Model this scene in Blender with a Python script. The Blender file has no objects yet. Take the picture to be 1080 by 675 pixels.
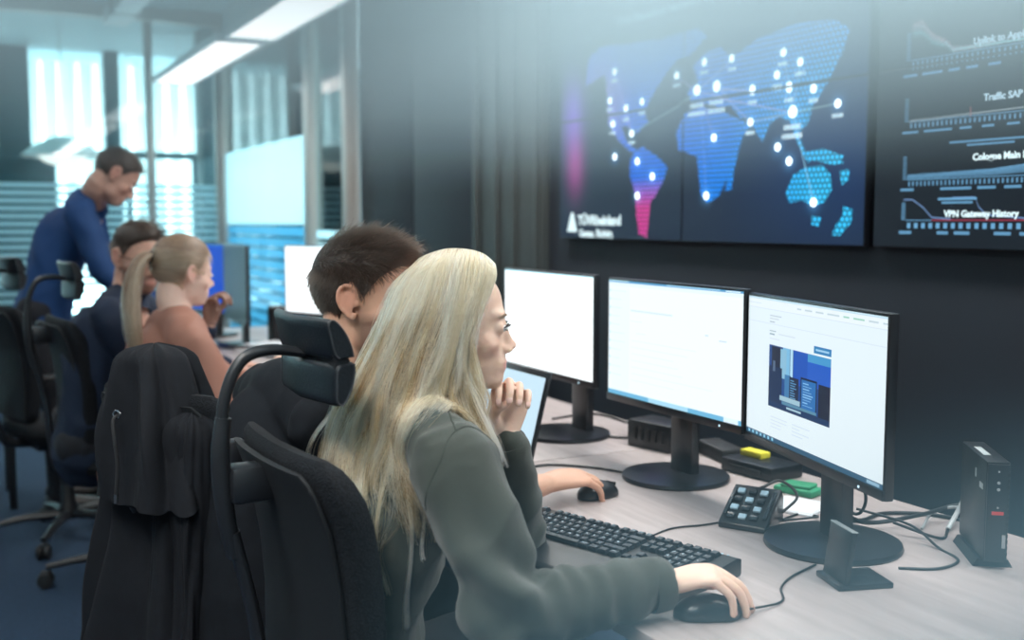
import bpy, bmesh, math, random
import numpy as np
from mathutils import Vector, Matrix, noise, Euler
from mathutils.bvhtree import BVHTree
random.seed(7)
SC = bpy.context.scene
COL = SC.collection
PI = math.pi
def R(d): return math.radians(d)

# ---------------------------------------------------------------- camera
cam_data = bpy.data.cameras.new('camera')
cam = bpy.data.objects.new('camera', cam_data); COL.objects.link(cam)
cam_data.sensor_width = 36.0
cam_data.lens = 1120.0 / 1080.0 * 36.0
cam_data.clip_start = 0.05
cam.location = (0, 0, 1.36)
cam.rotation_euler = (R(90 - 5.35), 0, R(-27.8))
cam_data.dof.use_dof = True
cam_data.dof.focus_distance = 1.95
cam_data.dof.aperture_fstop = 2.6
SC.camera = cam

# ---------------------------------------------------------------- daylight outside
world = bpy.data.worlds.new('overcast_sky'); SC.world = world; world.use_nodes = True
bg = world.node_tree.nodes['Background']
bg.inputs[0].default_value = (0.90, 0.985, 1.0, 1); bg.inputs[1].default_value = 9.0

SC.view_settings.view_transform = 'Standard'
SC.view_settings.look = 'None'
SC.view_settings.gamma = 1.0
SC.view_settings.use_curve_mapping = False
SC.view_settings.exposure = 0.0

# ---------------------------------------------------------------- lights of the room
def area_light(name, loc, size, power, color=(1, 1, 1), rot=(0, 0, 0)):
    d = bpy.data.lights.new(name, 'AREA'); d.shape = 'RECTANGLE'
    d.size, d.size_y = size; d.energy = power; d.color = color
    o = bpy.data.objects.new(name, d); COL.objects.link(o)
    o.location = loc; o.rotation_euler = rot
    return o
# the rows of hanging luminaires (fixtures are built below, these sit just under their diffusers)
LUMI = [(1.85, 8.85), (1.88, 6.15), (1.90, 3.45), (1.90, 0.75), (-0.45, 8.85), (-0.45, 6.15), (-0.45, 3.45), (-0.45, 0.75)]
LUMI_W = [9, 9, 72, 124, 9, 9, 15, 140]
for (lx, ly), lw in zip(LUMI, LUMI_W):
    area_light('ceiling_lamp_light', (lx, ly, 2.585), (0.30, 2.4), lw, (1.0, 0.93, 0.86))
# daylight from the glazed front behind and left of the photographer
area_light('window_daylight', (-3.6, 0.2, 1.9), (4.5, 2.4), 9, (1.0, 0.97, 0.92), (R(90), 0, R(-90)))

# ================================================================ helpers
def link(o, parent=None):
    COL.objects.link(o)
    if parent is not None: o.parent = parent
    return o
def tag(o, label=None, cat=None, group=None, kind=None):
    if label: o['label'] = label
    if cat: o['category'] = cat
    if group: o['group'] = group
    if kind: o['kind'] = kind
    return o
def thing(name, label, cat, loc=(0, 0, 0), rz=0.0, group=None):
    o = bpy.data.objects.new(name, None); o.empty_display_size = 0.05
    o.location = loc; o.rotation_euler = (0, 0, rz)
    link(o); return tag(o, label, cat, group)
def copy_tree(o, parent=None):
    c = o.copy(); COL.objects.link(c)
    if parent is not None: c.parent = parent
    for ch in list(o.children): copy_tree(ch, c)
    return c

def mat(name, col, rough=0.5, metal=0.0, nscale=0, namt=0.0, bump=0.0, bscale=200, spec=0.5, sss=0.0, coat=0.0, sheen=0.0, attr=None):
    m = bpy.data.materials.new(name); m.use_nodes = True
    nt = m.node_tree; b = nt.nodes['Principled BSDF']
    b.inputs['Base Color'].default_value = (*col, 1)
    b.inputs['Roughness'].default_value = rough; b.inputs['Metallic'].default_value = metal
    b.inputs['Specular IOR Level'].default_value = spec
    if coat: b.inputs['Coat Weight'].default_value = coat; b.inputs['Coat Roughness'].default_value = 0.25
    if sheen: b.inputs['Sheen Weight'].default_value = sheen; b.inputs['Sheen Roughness'].default_value = 0.5
    if sss:
        b.inputs['Subsurface Weight'].default_value = sss
        b.inputs['Subsurface Radius'].default_value = (0.010, 0.004, 0.002); b.inputs['Subsurface Scale'].default_value = 1.0
    tc = nt.nodes.new('ShaderNodeTexCoord')
    src = None
    if attr:
        a = nt.nodes.new('ShaderNodeAttribute'); a.attribute_name = attr; src = a.outputs['Color']
        nt.links.new(src, b.inputs['Base Color'])
    if namt:
        n = nt.nodes.new('ShaderNodeTexNoise'); n.inputs['Scale'].default_value = nscale; n.inputs['Detail'].default_value = 5
        nt.links.new(tc.outputs['Object'], n.inputs['Vector'])
        mx = nt.nodes.new('ShaderNodeMix'); mx.data_type = 'RGBA'; mx.blend_type = 'MULTIPLY'
        mx.inputs['Factor'].default_value = 1.0
        rp = nt.nodes.new('ShaderNodeMapRange'); rp.inputs['To Min'].default_value = 1 - namt; rp.inputs['To Max'].default_value = 1 + namt
        nt.links.new(n.outputs['Fac'], rp.inputs['Value'])
        if src: nt.links.new(src, mx.inputs['A'])
        else: mx.inputs['A'].default_value = (*col, 1)
        nt.links.new(rp.outputs['Result'], mx.inputs['B'])
        nt.links.new(mx.outputs['Result'], b.inputs['Base Color'])
    if bump:
        n = nt.nodes.new('ShaderNodeTexNoise'); n.inputs['Scale'].default_value = bscale; n.inputs['Detail'].default_value = 3
        nt.links.new(tc.outputs['Object'], n.inputs['Vector'])
        bp = nt.nodes.new('ShaderNodeBump'); bp.inputs['Strength'].default_value = bump; bp.inputs['Distance'].default_value = 0.002
        nt.links.new(n.outputs['Fac'], bp.inputs['Height']); nt.links.new(bp.outputs['Normal'], b.inputs['Normal'])
    return m
def emat(name, col, strength):
    m = bpy.data.materials.new(name); m.use_nodes = True; nt = m.node_tree
    nt.nodes.remove(nt.nodes['Principled BSDF'])
    e = nt.nodes.new('ShaderNodeEmission'); e.inputs[0].default_value = (*col, 1); e.inputs[1].default_value = strength
    nt.links.new(e.outputs[0], nt.nodes['Material Output'].inputs[0]); return m
def glass_mat(name, tint, refl=0.08, frost=0.0, frost_col=(0.8, 0.95, 0.97)):
    m = bpy.data.materials.new(name); m.use_nodes = True; nt = m.node_tree
    nt.nodes.remove(nt.nodes['Principled BSDF'])
    t = nt.nodes.new('ShaderNodeBsdfTransparent'); t.inputs[0].default_value = (*tint, 1)
    g = nt.nodes.new('ShaderNodeBsdfGlossy'); g.inputs['Roughness'].default_value = 0.02
    lw = nt.nodes.new('ShaderNodeFresnel'); lw.inputs['IOR'].default_value = 1.45
    mx = nt.nodes.new('ShaderNodeMixShader')
    nt.links.new(lw.outputs[0], mx.inputs[0]); nt.links.new(t.outputs[0], mx.inputs[1]); nt.links.new(g.outputs[0], mx.inputs[2])
    out = mx.outputs[0]
    if frost:
        tr = nt.nodes.new('ShaderNodeBsdfTranslucent'); tr.inputs[0].default_value = (*frost_col, 1)
        df = nt.nodes.new('ShaderNodeBsdfDiffuse'); df.inputs[0].default_value = (*frost_col, 1)
        m3 = nt.nodes.new('ShaderNodeMixShader'); m3.inputs[0].default_value = 0.25
        nt.links.new(tr.outputs[0], m3.inputs[1]); nt.links.new(df.outputs[0], m3.inputs[2])
        m2 = nt.nodes.new('ShaderNodeMixShader'); m2.inputs[0].default_value = frost
        nt.links.new(out, m2.inputs[1]); nt.links.new(m3.outputs[0], m2.inputs[2]); out = m2.outputs[0]
    nt.links.new(out, nt.nodes['Material Output'].inputs[0]); return m

def catmull(P, n):
    P = [Vector(p) for p in P]; out = []
    Q = [P[0] * 2 - P[1]] + P + [P[-1] * 2 - P[-2]]
    for i in range(1, len(Q) - 2):
        for k in range(n):
            t = k / n; a, b, c, d = Q[i - 1], Q[i], Q[i + 1], Q[i + 2]
            out.append(0.5 * ((2 * b) + (c - a) * t + (2 * a - 5 * b + 4 * c - d) * t * t + (3 * b - a - 3 * c + d) * t ** 3))
    out.append(P[-1]); return out
def interp(vals, n):
    return [v.copy() for v in catmull([Vector(v) for v in vals], n)]

class MB:
    def __init__(s): s.bm = bmesh.new()
    def _x(s, vs, loc, rot):
        M = Matrix.Translation(loc) @ (Euler(rot).to_matrix().to_4x4() if not isinstance(rot, Matrix) else rot.to_4x4())
        bmesh.ops.transform(s.bm, matrix=M, verts=vs)
    def box(s, c, size, rot=(0, 0, 0), bev=0.0, seg=2, taper=None):
        r = bmesh.ops.create_cube(s.bm, size=1.0); vs = r['verts']
        for v in vs:
            v.co = Vector((v.co.x * size[0], v.co.y * size[1], v.co.z * size[2]))
            if taper and v.co.z > 0: v.co.x *= taper[0]; v.co.y *= taper[1]
        s._x(vs, c, rot)
        if bev:
            es = list({e for v in vs for e in v.link_edges})
            bmesh.ops.bevel(s.bm, geom=es, offset=min(bev, min(size) * 0.49), segments=seg, affect='EDGES', profile=0.5)
        return s
    def ring_loft(s, rings, cap=True, closed=True):
        rows = [[s.bm.verts.new(p) for p in r] for r in rings]; n = len(rows[0])
        for a, b in zip(rows[:-1], rows[1:]):
            for i in range(n if closed else n - 1):
                j = (i + 1) % n
                s.bm.faces.new((a[i], a[j], b[j], b[i]))
        if cap and closed:
            s.bm.faces.new(rows[0][::-1]); s.bm.faces.new(rows[-1])
        return s
    def tube(s, P, r, sides=10, smooth=6, up=None, cap=True):
        """P points; r one radius, a list of radii, or a list of (a, b) with 'up' the direction of b"""
        n = len(P)
        if not isinstance(r, (list, tuple)): r = [r] * n
        rr = [(q, q) if not isinstance(q, (list, tuple)) else q for q in r]
        if smooth > 1 and n > 1:
            C = catmull(P, smooth); Q = [Vector((a, b, 0)) for a, b in rr]; Q = catmull(Q, smooth)
        else:
            C = [Vector(p) for p in P]; Q = [Vector((a, b, 0)) for a, b in rr]
        rings = []; prev = None
        for i, c in enumerate(C):
            t = (C[min(i + 1, len(C) - 1)] - C[max(i - 1, 0)]).normalized()
            if up is not None:
                u = Vector(up) if not callable(up) else Vector(up(i / (len(C) - 1)))
            elif prev is not None: u = prev
            else: u = Vector((0, 0, 1)) if abs(t.z) < 0.9 else Vector((1, 0, 0))
            v = (u - t * u.dot(t))
            if v.length < 1e-5: v = t.orthogonal()
            v.normalize(); w = t.cross(v); prev = v
            a, b = max(Q[i].x, 1e-4), max(Q[i].y, 1e-4)
            rings.append([c + w * (a * math.cos(k * 2 * PI / sides)) + v * (b * math.sin(k * 2 * PI / sides)) for k in range(sides)])
        return s.ring_loft(rings, cap)
    def blob(s, P, r, sides=16, smooth=5, up=None):
        """a limb: tube with rounded ends"""
        P = [Vector(p) for p in P]
        rr = [(q, q) if not isinstance(q, (list, tuple)) else q for q in r]
        d0 = (P[0] - P[1]).normalized() * min(rr[0]); d1 = (P[-1] - P[-2]).normalized() * min(rr[-1])
        P2 = [P[0] + d0 * .98, P[0] + d0 * .7] + P + [P[-1] + d1 * .7, P[-1] + d1 * .98]
        k = lambda q, f: (q[0] * f, q[1] * f)
        r2 = [k(rr[0], .15), k(rr[0], .71)] + rr + [k(rr[-1], .71), k(rr[-1], .15)]
        C, Q = P2, r2
        # smooth only the inner span
        inner = catmull(P, smooth); iq = catmull([Vector((a, b, 0)) for a, b in rr], smooth)
        C = P2[:2] + inner + P2[-2:]; Q = r2[:2] + [(q.x, q.y) for q in iq] + r2[-2:]
        return s.tube(C, [tuple(q) for q in Q], sides, 1, up)
    def ell(s, c, r, rot=(0, 0, 0), u=24, v=16):
        q = bmesh.ops.create_uvsphere(s.bm, u_segments=u, v_segments=v, radius=1.0); vs = q['verts']
        for w in vs: w.co = Vector((w.co.x * r[0], w.co.y * r[1], w.co.z * r[2]))
        s._x(vs, c, rot); return s
    def lathe(s, prof, c=(0, 0, 0), rot=(0, 0, 0), seg=32):
        rings = [[Vector((r * math.cos(k * 2 * PI / seg), r * math.sin(k * 2 * PI / seg), z)) for k in range(seg)] for r, z in prof]
        n0 = len(s.bm.verts); s.ring_loft(rings); s.bm.verts.ensure_lookup_table()
        s._x(s.bm.verts[n0:], c, rot); return s
    def prism(s, poly, d0, d1, axis='y', c=(0, 0, 0), rot=(0, 0, 0), bev=0.0):
        """polygon in the two other axes, extruded from d0 to d1 along axis"""
        def P(a, b, d): return {'y': (a, d, b), 'x': (d, a, b), 'z': (a, b, d)}[axis]
        n0 = len(s.bm.verts)
        s.ring_loft([[Vector(P(a, b, d0)) for a, b in poly], [Vector(P(a, b, d1)) for a, b in poly]])
        s.bm.verts.ensure_lookup_table(); vs = s.bm.verts[n0:]
        s._x(vs, c, rot)
        if bev:
            es = list({e for v in vs for e in v.link_edges})
            bmesh.ops.bevel(s.bm, geom=es, offset=bev, segments=2, affect='EDGES', profile=0.5)
        return s
    def mesh(s, name, m, smooth=True, angle=40):
        bmesh.ops.recalc_face_normals(s.bm, faces=s.bm.faces)
        me = bpy.data.meshes.new(name); s.bm.to_mesh(me); s.bm.free()
        if m is not None: me.materials.append(m)
        if smooth:
            me.polygons.foreach_set('use_smooth', [True] * len(me.polygons))
            try: me.set_sharp_from_angle(angle=R(angle))
            except Exception: pass
        return me
    def out(s, name, m, parent=None, loc=(0, 0, 0), rot=(0, 0, 0), smooth=True, angle=40):
        o = bpy.data.objects.new(name, s.mesh(name, m, smooth, angle))
        o.location = loc; o.rotation_euler = rot
        return link(o, parent)
def struct(o, label=None):
    o['kind'] = 'structure'
    if label: o['label'] = label
    return o
def text_obj(name, s, size, m, parent, M, align='LEFT', ext=0.0005, bold=0.0):
    """lettering as thin mesh; M maps its plane (x right, y up) to the parent's space"""
    cu = bpy.data.curves.new(name, 'FONT'); cu.body = s; cu.size = size; cu.extrude = ext; cu.align_x = align
    cu.resolution_u = 2; cu.offset = bold
    o = bpy.data.objects.new(name, cu); COL.objects.link(o)
    dg = bpy.context.evaluated_depsgraph_get(); me = bpy.data.meshes.new_from_object(o.evaluated_get(dg))
    bpy.data.objects.remove(o); bpy.data.curves.remove(cu)
    me.transform(M); me.materials.clear(); me.materials.append(m); me.name = name
    q = bpy.data.objects.new(name, me); return link(q, parent)
# ================================================================ the setting
XW, YF, ZC = 2.5, 11.0, 3.4            # video wall plane, far glass wall, ceiling height
m_carpet = mat('blue_carpet', (0.012, 0.035, 0.075), 0.95, nscale=60, namt=0.5, bump=0.6, bscale=400)
m_ceil = mat('ceiling_paint', (0.52, 0.72, 0.76), 0.8, nscale=3, namt=0.05)
m_dark = mat('dark_wall_paint', (0.005, 0.010, 0.018), 0.7, nscale=5, namt=0.15)
m_navy = mat('dark_navy_panel', (0.005, 0.009, 0.017), 0.65, nscale=8, namt=0.15)
m_bronze = mat('grey_bronze_panel', (0.036, 0.045, 0.046), 0.6, nscale=8, namt=0.1)
m_frame = mat('beige_metal_frame', (0.42, 0.40, 0.37), 0.45, 0.2, nscale=20, namt=0.06)
m_tealpost = mat('dark_teal_column', (0.020, 0.060, 0.072), 0.5, nscale=10, namt=0.15)
m_lightwall = mat('pale_wall_paint', (0.50, 0.60, 0.62), 0.8, nscale=3, namt=0.05)
m_glass = glass_mat('clear_partition_glass', (0.84, 0.96, 0.98))
m_facade = glass_mat('facade_glass', (0.93, 0.99, 1.0))
m_frost = glass_mat('frosted_film', (0.85, 0.97, 1.0), frost=0.85, frost_col=(0.72, 0.88, 0.92))
m_frostblue = glass_mat('blue_frosted_film', (0.5, 0.8, 0.9), frost=0.72, frost_col=(0.20, 0.50, 0.66))

struct(MB().box((0.5, 5.0, -0.05), (12, 20, 0.1)).out('floor', m_carpet, smooth=False), 'dark blue carpet floor')
struct(MB().box((0.5, 5.0, ZC + 0.05), (12, 20, 0.1)).out('ceiling', m_ceil, smooth=False), 'pale ceiling')
struct(MB().box((XW + 0.12, 0.6, ZC / 2), (0.2, 7.6, ZC)).out('wall_right', m_dark, smooth=False), 'dark wall carrying the display wall')
# pillar cladding and navy cabinet panels between display wall and glass
pl = struct(MB().box((XW + 0.05, 4.77, ZC / 2), (0.14, 0.73, ZC), bev=.004).out('trim_1', m_bronze), 'grey bronze pillar cladding')
for yy, w in ((4.44, .035), (4.66, .02), (4.86, .03), (5.10, .05)):
    MB().box((XW - 0.025, yy, ZC / 2), (0.03, w, ZC), bev=.003).out('profile', m_bronze, pl)
nv = struct(MB().box((XW + 0.12, 6.1, ZC / 2), (0.16, 1.86, ZC)).out('trim_2', m_navy), 'dark navy full height panelling')
for k in range(2):
    MB().box((XW + 0.03, 5.60 + k * 0.94, ZC / 2), (0.03, 0.925, ZC - 0.02), bev=.004).out('panel', m_navy, nv)
struct(MB().box((-4.5, 5, ZC / 2), (0.2, 20, ZC)).out('wall_left', m_lightwall, smooth=False))
struct(MB().box((-1, -3.0, ZC / 2), (7.2, 0.2, ZC)).out('wall_back', m_lightwall, smooth=False))
# ceiling grooves: cross beams
bmz = struct(MB().box((-1.0, YF - .06, 3.345), (7.0, 0.16, 0.13), bev=.005).out('trim_3', m_frame), 'pale head beam of the far glass wall')

# --- far glass wall (window_1), glass panes with frosted stripes
w1 = struct(MB().box((-1.0, YF, 0.05), (7.0, 0.12, 0.10), bev=.004).out('window_1', m_frame), 'far floor to ceiling glass partition')
mull = [-3.2, -1.55, 0.08, 1.78, 2.46]
for i, x in enumerate(mull):
    MB().box((x, YF, 1.69), (0.07 if i < 4 else .10, 0.10, 3.2), bev=.004).out('mullion', m_frame, w1)
prev = -4.4
for i, x in enumerate(mull):
    MB().box(((prev + x) / 2, YF, 1.69), (x - prev - 0.06, 0.012, 3.18)).out('pane', m_glass, w1, smooth=False)
    prev = x
# stripes of frosted film up to 1.75 m
z = 0.14; n = 0
while z < 1.74:
    s0 = MB().box((-1.0, YF - .010, z + .020), (6.9, 0.003, 0.040)).out('film_strip', m_frost, w1, smooth=False)
    z += 0.073
# --- side glass wall (window_2)
w2 = struct(MB().box((XW, 9.05, 0.05), (0.12, 3.9, 0.10), bev=.004).out('window_2', m_frame), 'glass partition on the right beyond the dark panels')
MB().box((XW, 9.05, 2.93), (0.12, 3.9, 0.09), bev=.004).out('head_rail', m_frame, w2)
MB().box((XW, 9.05, 3.19), (0.05, 3.9, 0.42)).out('bulkhead', m_lightwall, w2, smooth=False)
for y, w in ((7.14, .10), (8.02, .16), (10.94, .08)):
    MB().box((XW - .01, y, 1.5), (0.10, w, 2.9), bev=.005).out('mullion', m_frame, w2)
for a, b in ((7.19, 7.94), (8.10, 10.90)):
    MB().box((XW, (a + b) / 2, 1.5), (0.012, b - a, 2.8)).out('pane', m_glass, w2, smooth=False)
MB().box((XW - .009, 9.5, 1.68), (0.003, 2.78, 0.70)).out('frosted_panel', m_frost, w2, smooth=False)
z = 0.15
while z < 1.30:
    MB().box((XW - .009, 9.5, z + .040), (0.003, 2.78, 0.078)).out('film_strip', m_frostblue, w2, smooth=False)
    MB().box((XW - .009, 7.56, z + .028), (0.003, 0.75, 0.056)).out('film_strip', m_frost, w2, smooth=False)
    z += 0.098
# --- corridor beyond and the outer facade (window_3)
m_white = mat('white_outside', (0.8, 0.85, 0.86), 0.8)
w3 = struct(MB().box((1.5, 14.0, 0.10), (13, 0.2, 0.2)).out('window_3', m_tealpost), 'outer facade glazing beyond the glass partition')
fcol = [(-3.0, .3), (-1.3, .3), (0.72, .36), (1.82, .17), (3.05, .42), (3.62, .20), (4.3, .36), (5.0, .45), (6.4, .3)]
for x, w in fcol:
    MB().box((x, 14.0, 1.75), (w, 0.22, 3.3), bev=.006).out('column', m_tealpost, w3)
MB().box((1.5, 14.0, 2.17), (13, 0.14, 0.09), bev=.005).out('transom', m_tealpost, w3)
for (x0, x1) in ((1.0, 1.7), (1.95, 2.8)):
    for x in (x0 + .05, (x1)):
        MB().box((x, 14.0, 1.1), (0.06, 0.12, 2.1), bev=.005).out('door_post', m_tealpost, w3)
MB().box((1.5, 14.02, 1.75), (12.9, 0.012, 3.3)).out('pane', m_facade, w3, smooth=False)
struct(MB().box((1.7, 14.9, -0.06), (16, 3, 0.1)).out('ground_outside', m_white, smooth=False))
# wide dark pillar inside the corridor behind the partition
pil = MB().box((2.62, 11.9, 1.7), (0.36, 0.36, 3.4), bev=.01).out('pillar', m_tealpost)
struct(pil, 'wide dark pillar behind the far glass partition')
# block outside with pale upright fins, seen blurred through the glazing
fin = thing('office_block', 'pale office block with upright fins, blurred beyond the outer facade', 'building', (0.8, 24, 0))
m_fin = mat('pale_fin', (0.75, 0.80, 0.80), 0.7)
MB().box((0, 0.4, 4), (16, 0.3, 8)).out('wall', mat('pale_facade', (0.62, 0.70, 0.70), 0.7), fin, smooth=False)
for k in range(46):
    MB().box((-7.8 + k * .35, 0, 4), (0.09, 0.4, 8)).out('fin', m_fin, fin, smooth=False)
# dark cabinet behind the glass at the far left
cb = thing('storage_cabinet', 'tall dark cabinet standing behind the striped glass at far left', 'cabinet', (0.30, 12.9, 0))
MB().box((0, 0, 1.02), (1.5, 0.5, 2.04), bev=.01).out('body', m_tealpost, cb)
for sx in (-.37, .37):
    d = MB().box((sx, -.262, 1.02), (0.72, 0.025, 1.96), bev=.004).out('door', m_tealpost, cb)
    MB().box((sx * .15, -.285, 1.1), (0.02, 0.02, 0.2), bev=.004).out('handle', m_frame, d)
# white pendant shade glowing in the daylight
pd = thing('pendant_lamp', 'white bowl shaped pendant lamp hanging behind the far glass', 'lamp', (1.06, 11.9, 2.02))
m_shade = mat('white_shade', (0.9, 0.88, 0.84), 0.5, nscale=5, namt=.03)
prof = [(0.03, .20), (0.10, .19), (0.28, .10), (0.40, .0), (0.385, -.01), (0.27, .085), (0.09, .175), (0.02, .185)]
MB().lathe(prof).out('shade', m_shade, pd)
MB().ell((0, 0, .02), (.24, .24, .12)).out('diffuser', emat('pendant_glow', (1, .93, .85), 1.4), pd)
MB().tube([(0, 0, .19), (0, 0, 1.38)], .006, 8, 1).out('cord', m_frame, pd)
# --- hanging luminaires
m_lum = emat('luminaire_diffuser', (0.92, 0.98, 1.0), 3.2)
m_lumbody = mat('white_luminaire_body', (0.62, 0.68, 0.70), 0.4, nscale=10, namt=.04)
lum_labels = {
    (1.88, 6.15): 'bright rectangular hanging luminaire nearest the dark wall, cut by the top edge',
    (1.85, 8.85): 'bright rectangular hanging luminaire farther back, over the glass corner'}
for i, (lx, ly) in enumerate(LUMI):
    lab = lum_labels.get((lx, ly)) or 'hanging luminaire of the %s row, %s, outside the picture' % ('right' if lx > 1 else 'left', {8.85: 'farthest back', 6.15: 'above the standing man', 3.45: 'above the ponytailed woman', .75: 'nearest the camera'}[ly])
    t = thing('ceiling_luminaire', lab, 'light', (lx, ly, 2.6), 0, 'hanging luminaires over the desks')
    b = MB(); W, L, e = .34, 2.55, .014
    b.box((-W / 2, 0, .02), (e, L, .05)); b.box((W / 2, 0, .02), (e, L, .05)); b.box((0, -L / 2, .02), (W, e, .05)); b.box((0, L / 2, .02), (W, e, .05))
    b.box((0, 0, .05), (W, L, .012)); b.out('housing', m_lumbody, t, smooth=False)
    MB().box((0, 0, .012), (W - .02, L - .02, .008)).out('diffuser', m_lum, t, smooth=False)
    for sy in (-1, 1):
        MB().tube([(0, sy * 1.0, .05), (0, sy * 1.0, .8)], .003, 6, 1).out('wire', m_frame, t)
# pale service duct under the ceiling
dc = thing('ceiling_duct', 'pale square duct under the ceiling left of the luminaires', 'duct', (1.35, 7.4, 3.12))
MB().box((0, 0, 0), (.20, 5.2, .14), bev=.01).out('duct_body', m_lumbody, dc)
for k in range(3):
    MB().box((0, -2 + k * 2, .02), (.23, .04, .19), bev=.004).out('bracket', m_frame, dc)
    MB().tube([(0, -2 + k * 2, .08), (0, -2 + k * 2, .28)], .005, 6, 1).out('rod', m_frame, dc)
MAP_POLYS = [
     [(0.236, 0.776), (0.335, 0.81), (0.528, 0.798), (0.727, 0.784), (0.863, 0.771), (0.924, 0.71), (0.824, 0.652), (0.744, 0.588), (0.668, 0.511), (0.695, 0.471), (0.617, 0.432), (0.583, 0.454), (0.499, 0.472), (0.549, 0.399), (0.618, 0.364), (0.571, 0.359), (0.479, 0.411), (0.399, 0.488), (0.39, 0.587), (0.374, 0.687), (0.299, 0.676), (0.215, 0.657)] , # namer
     [(0.79, 0.782), (0.997, 0.785), (1.053, 0.749), (0.959, 0.694), (0.865, 0.686), (0.816, 0.735)] , # greenl
     [(0.591, 0.358), (0.658, 0.377), (0.762, 0.33), (0.826, 0.287), (0.802, 0.236), (0.753, 0.179), (0.715, 0.15), (0.703, 0.071), (0.692, 0.006), (0.638, 0.021), (0.616, 0.097), (0.608, 0.186), (0.566, 0.264), (0.565, 0.321)] , # samer
     [(0.929, 0.488), (1.032, 0.499), (1.142, 0.476), (1.258, 0.432), (1.299, 0.409), (1.27, 0.379), (1.241, 0.321), (1.222, 0.263), (1.171, 0.217), (1.135, 0.164), (1.07, 0.141), (1.03, 0.176), (1.016, 0.247), (1.003, 0.317), (0.897, 0.348), (0.878, 0.414)] , # africa
     [(1.191, 0.257), (1.222, 0.269), (1.209, 0.189), (1.172, 0.184)] , # madag
     [(0.963, 0.52), (0.939, 0.557), (1.007, 0.585), (0.972, 0.651), (1.055, 0.692), (1.136, 0.697), (1.19, 0.65), (1.338, 0.7), (1.522, 0.719), (1.691, 0.706), (1.76, 0.666), (1.735, 0.598), (1.697, 0.545), (1.65, 0.492), (1.61, 0.451), (1.586, 0.393), (1.543, 0.366), (1.581, 0.302), (1.616, 0.276), (1.591, 0.265), (1.536, 0.336), (1.506, 0.406), (1.451, 0.429), (1.405, 0.407), (1.369, 0.346), (1.339, 0.38), (1.298, 0.442), (1.247, 0.44), (1.194, 0.491), (1.131, 0.49), (1.06, 0.51)] , # europe
     [(1.581, 0.302), (1.657, 0.31), (1.723, 0.288), (1.749, 0.258), (1.708, 0.254), (1.633, 0.269), (1.582, 0.278)] , # indo
     [(1.522, 0.228), (1.582, 0.253), (1.659, 0.256), (1.693, 0.225), (1.703, 0.177), (1.672, 0.136), (1.622, 0.124), (1.569, 0.143), (1.507, 0.135), (1.487, 0.17)] , # aus
     [(1.614, 0.094), (1.657, 0.087), (1.65, 0.057), (1.615, 0.063)] , # tas
     [(1.754, 0.123), (1.794, 0.111), (1.788, 0.07), (1.742, 0.028), (1.705, 0.028), (1.724, 0.064), (1.747, 0.087)] , # nz
     [(1.733, 0.235), (1.773, 0.239), (1.774, 0.204), (1.743, 0.188)] , # isl
     [(1.707, 0.295), (1.748, 0.281), (1.733, 0.258), (1.7, 0.266)] , # isl2
]
MAP_DOTS = [ (0.446, 0.694, 0), (0.412, 0.577, 0), (0.533, 0.534, 0), (0.648, 0.55, 0), (0.435, 0.485, 0), (0.576, 0.435, 0), (0.619, 0.319, 0), (0.726, 0.254, 0), (0.622, 0.178, 0), (0.879, 0.627, 0), (0.997, 0.558, 1), (1.113, 0.559, 1), (1.039, 0.656, 0), (1.195, 0.649, 0), (1.31, 0.528, 0), (1.303, 0.422, 0), (1.102, 0.381, 0), (1.063, 0.169, 0), (1.462, 0.633, 0), (1.544, 0.591, 0), (1.433, 0.562, 0), (1.494, 0.518, 0), (1.608, 0.505, 0), (1.514, 0.439, 1), (1.717, 0.447, 0), (1.445, 0.326, 0), (1.502, 0.276, 0), (1.621, 0.136, 0), (0.452, 0.346, 0) ]
MAP_LINES = [
     ((0.576, 0.435), (0.997, 0.544), (0.35, 0.6, 0.55)) ,
     ((0.997, 0.551), (1.514, 0.436), (0.5, 0.5, 0.9)) ,
     ((1.113, 0.549), (1.31, 0.522), (0.6, 0.6, 0.9)) ,
     ((0.997, 0.551), (1.195, 0.643), (0.4, 0.5, 0.8)) ,
     ((1.113, 0.559), (1.303, 0.422), (0.4, 0.5, 0.9)) ,
     ((1.303, 0.422), (1.514, 0.436), (0.4, 0.55, 0.8)) ,
     ((1.514, 0.436), (1.717, 0.447), (0.35, 0.6, 0.6)) ,
     ((1.514, 0.436), (1.463, 0.626), (0.3, 0.6, 0.9)) ,
     ((1.514, 0.436), (1.544, 0.585), (0.3, 0.6, 0.9)) ,
     ((1.514, 0.436), (1.621, 0.136), (0.3, 0.65, 0.9)) ,
     ((1.02, 0.542), (1.063, 0.169), (0.15, 0.35, 0.9)) ,
     ((1.02, 0.542), (1.102, 0.381), (0.3, 0.4, 0.9)) ,
     ((0.879, 0.62), (0.997, 0.551), (0.4, 0.4, 0.7)) ,
     ((0.446, 0.686), (0.576, 0.435), (0.6, 0.45, 0.95)) ,
]
VY0, VZ0 = 4.218, 1.28
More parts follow.
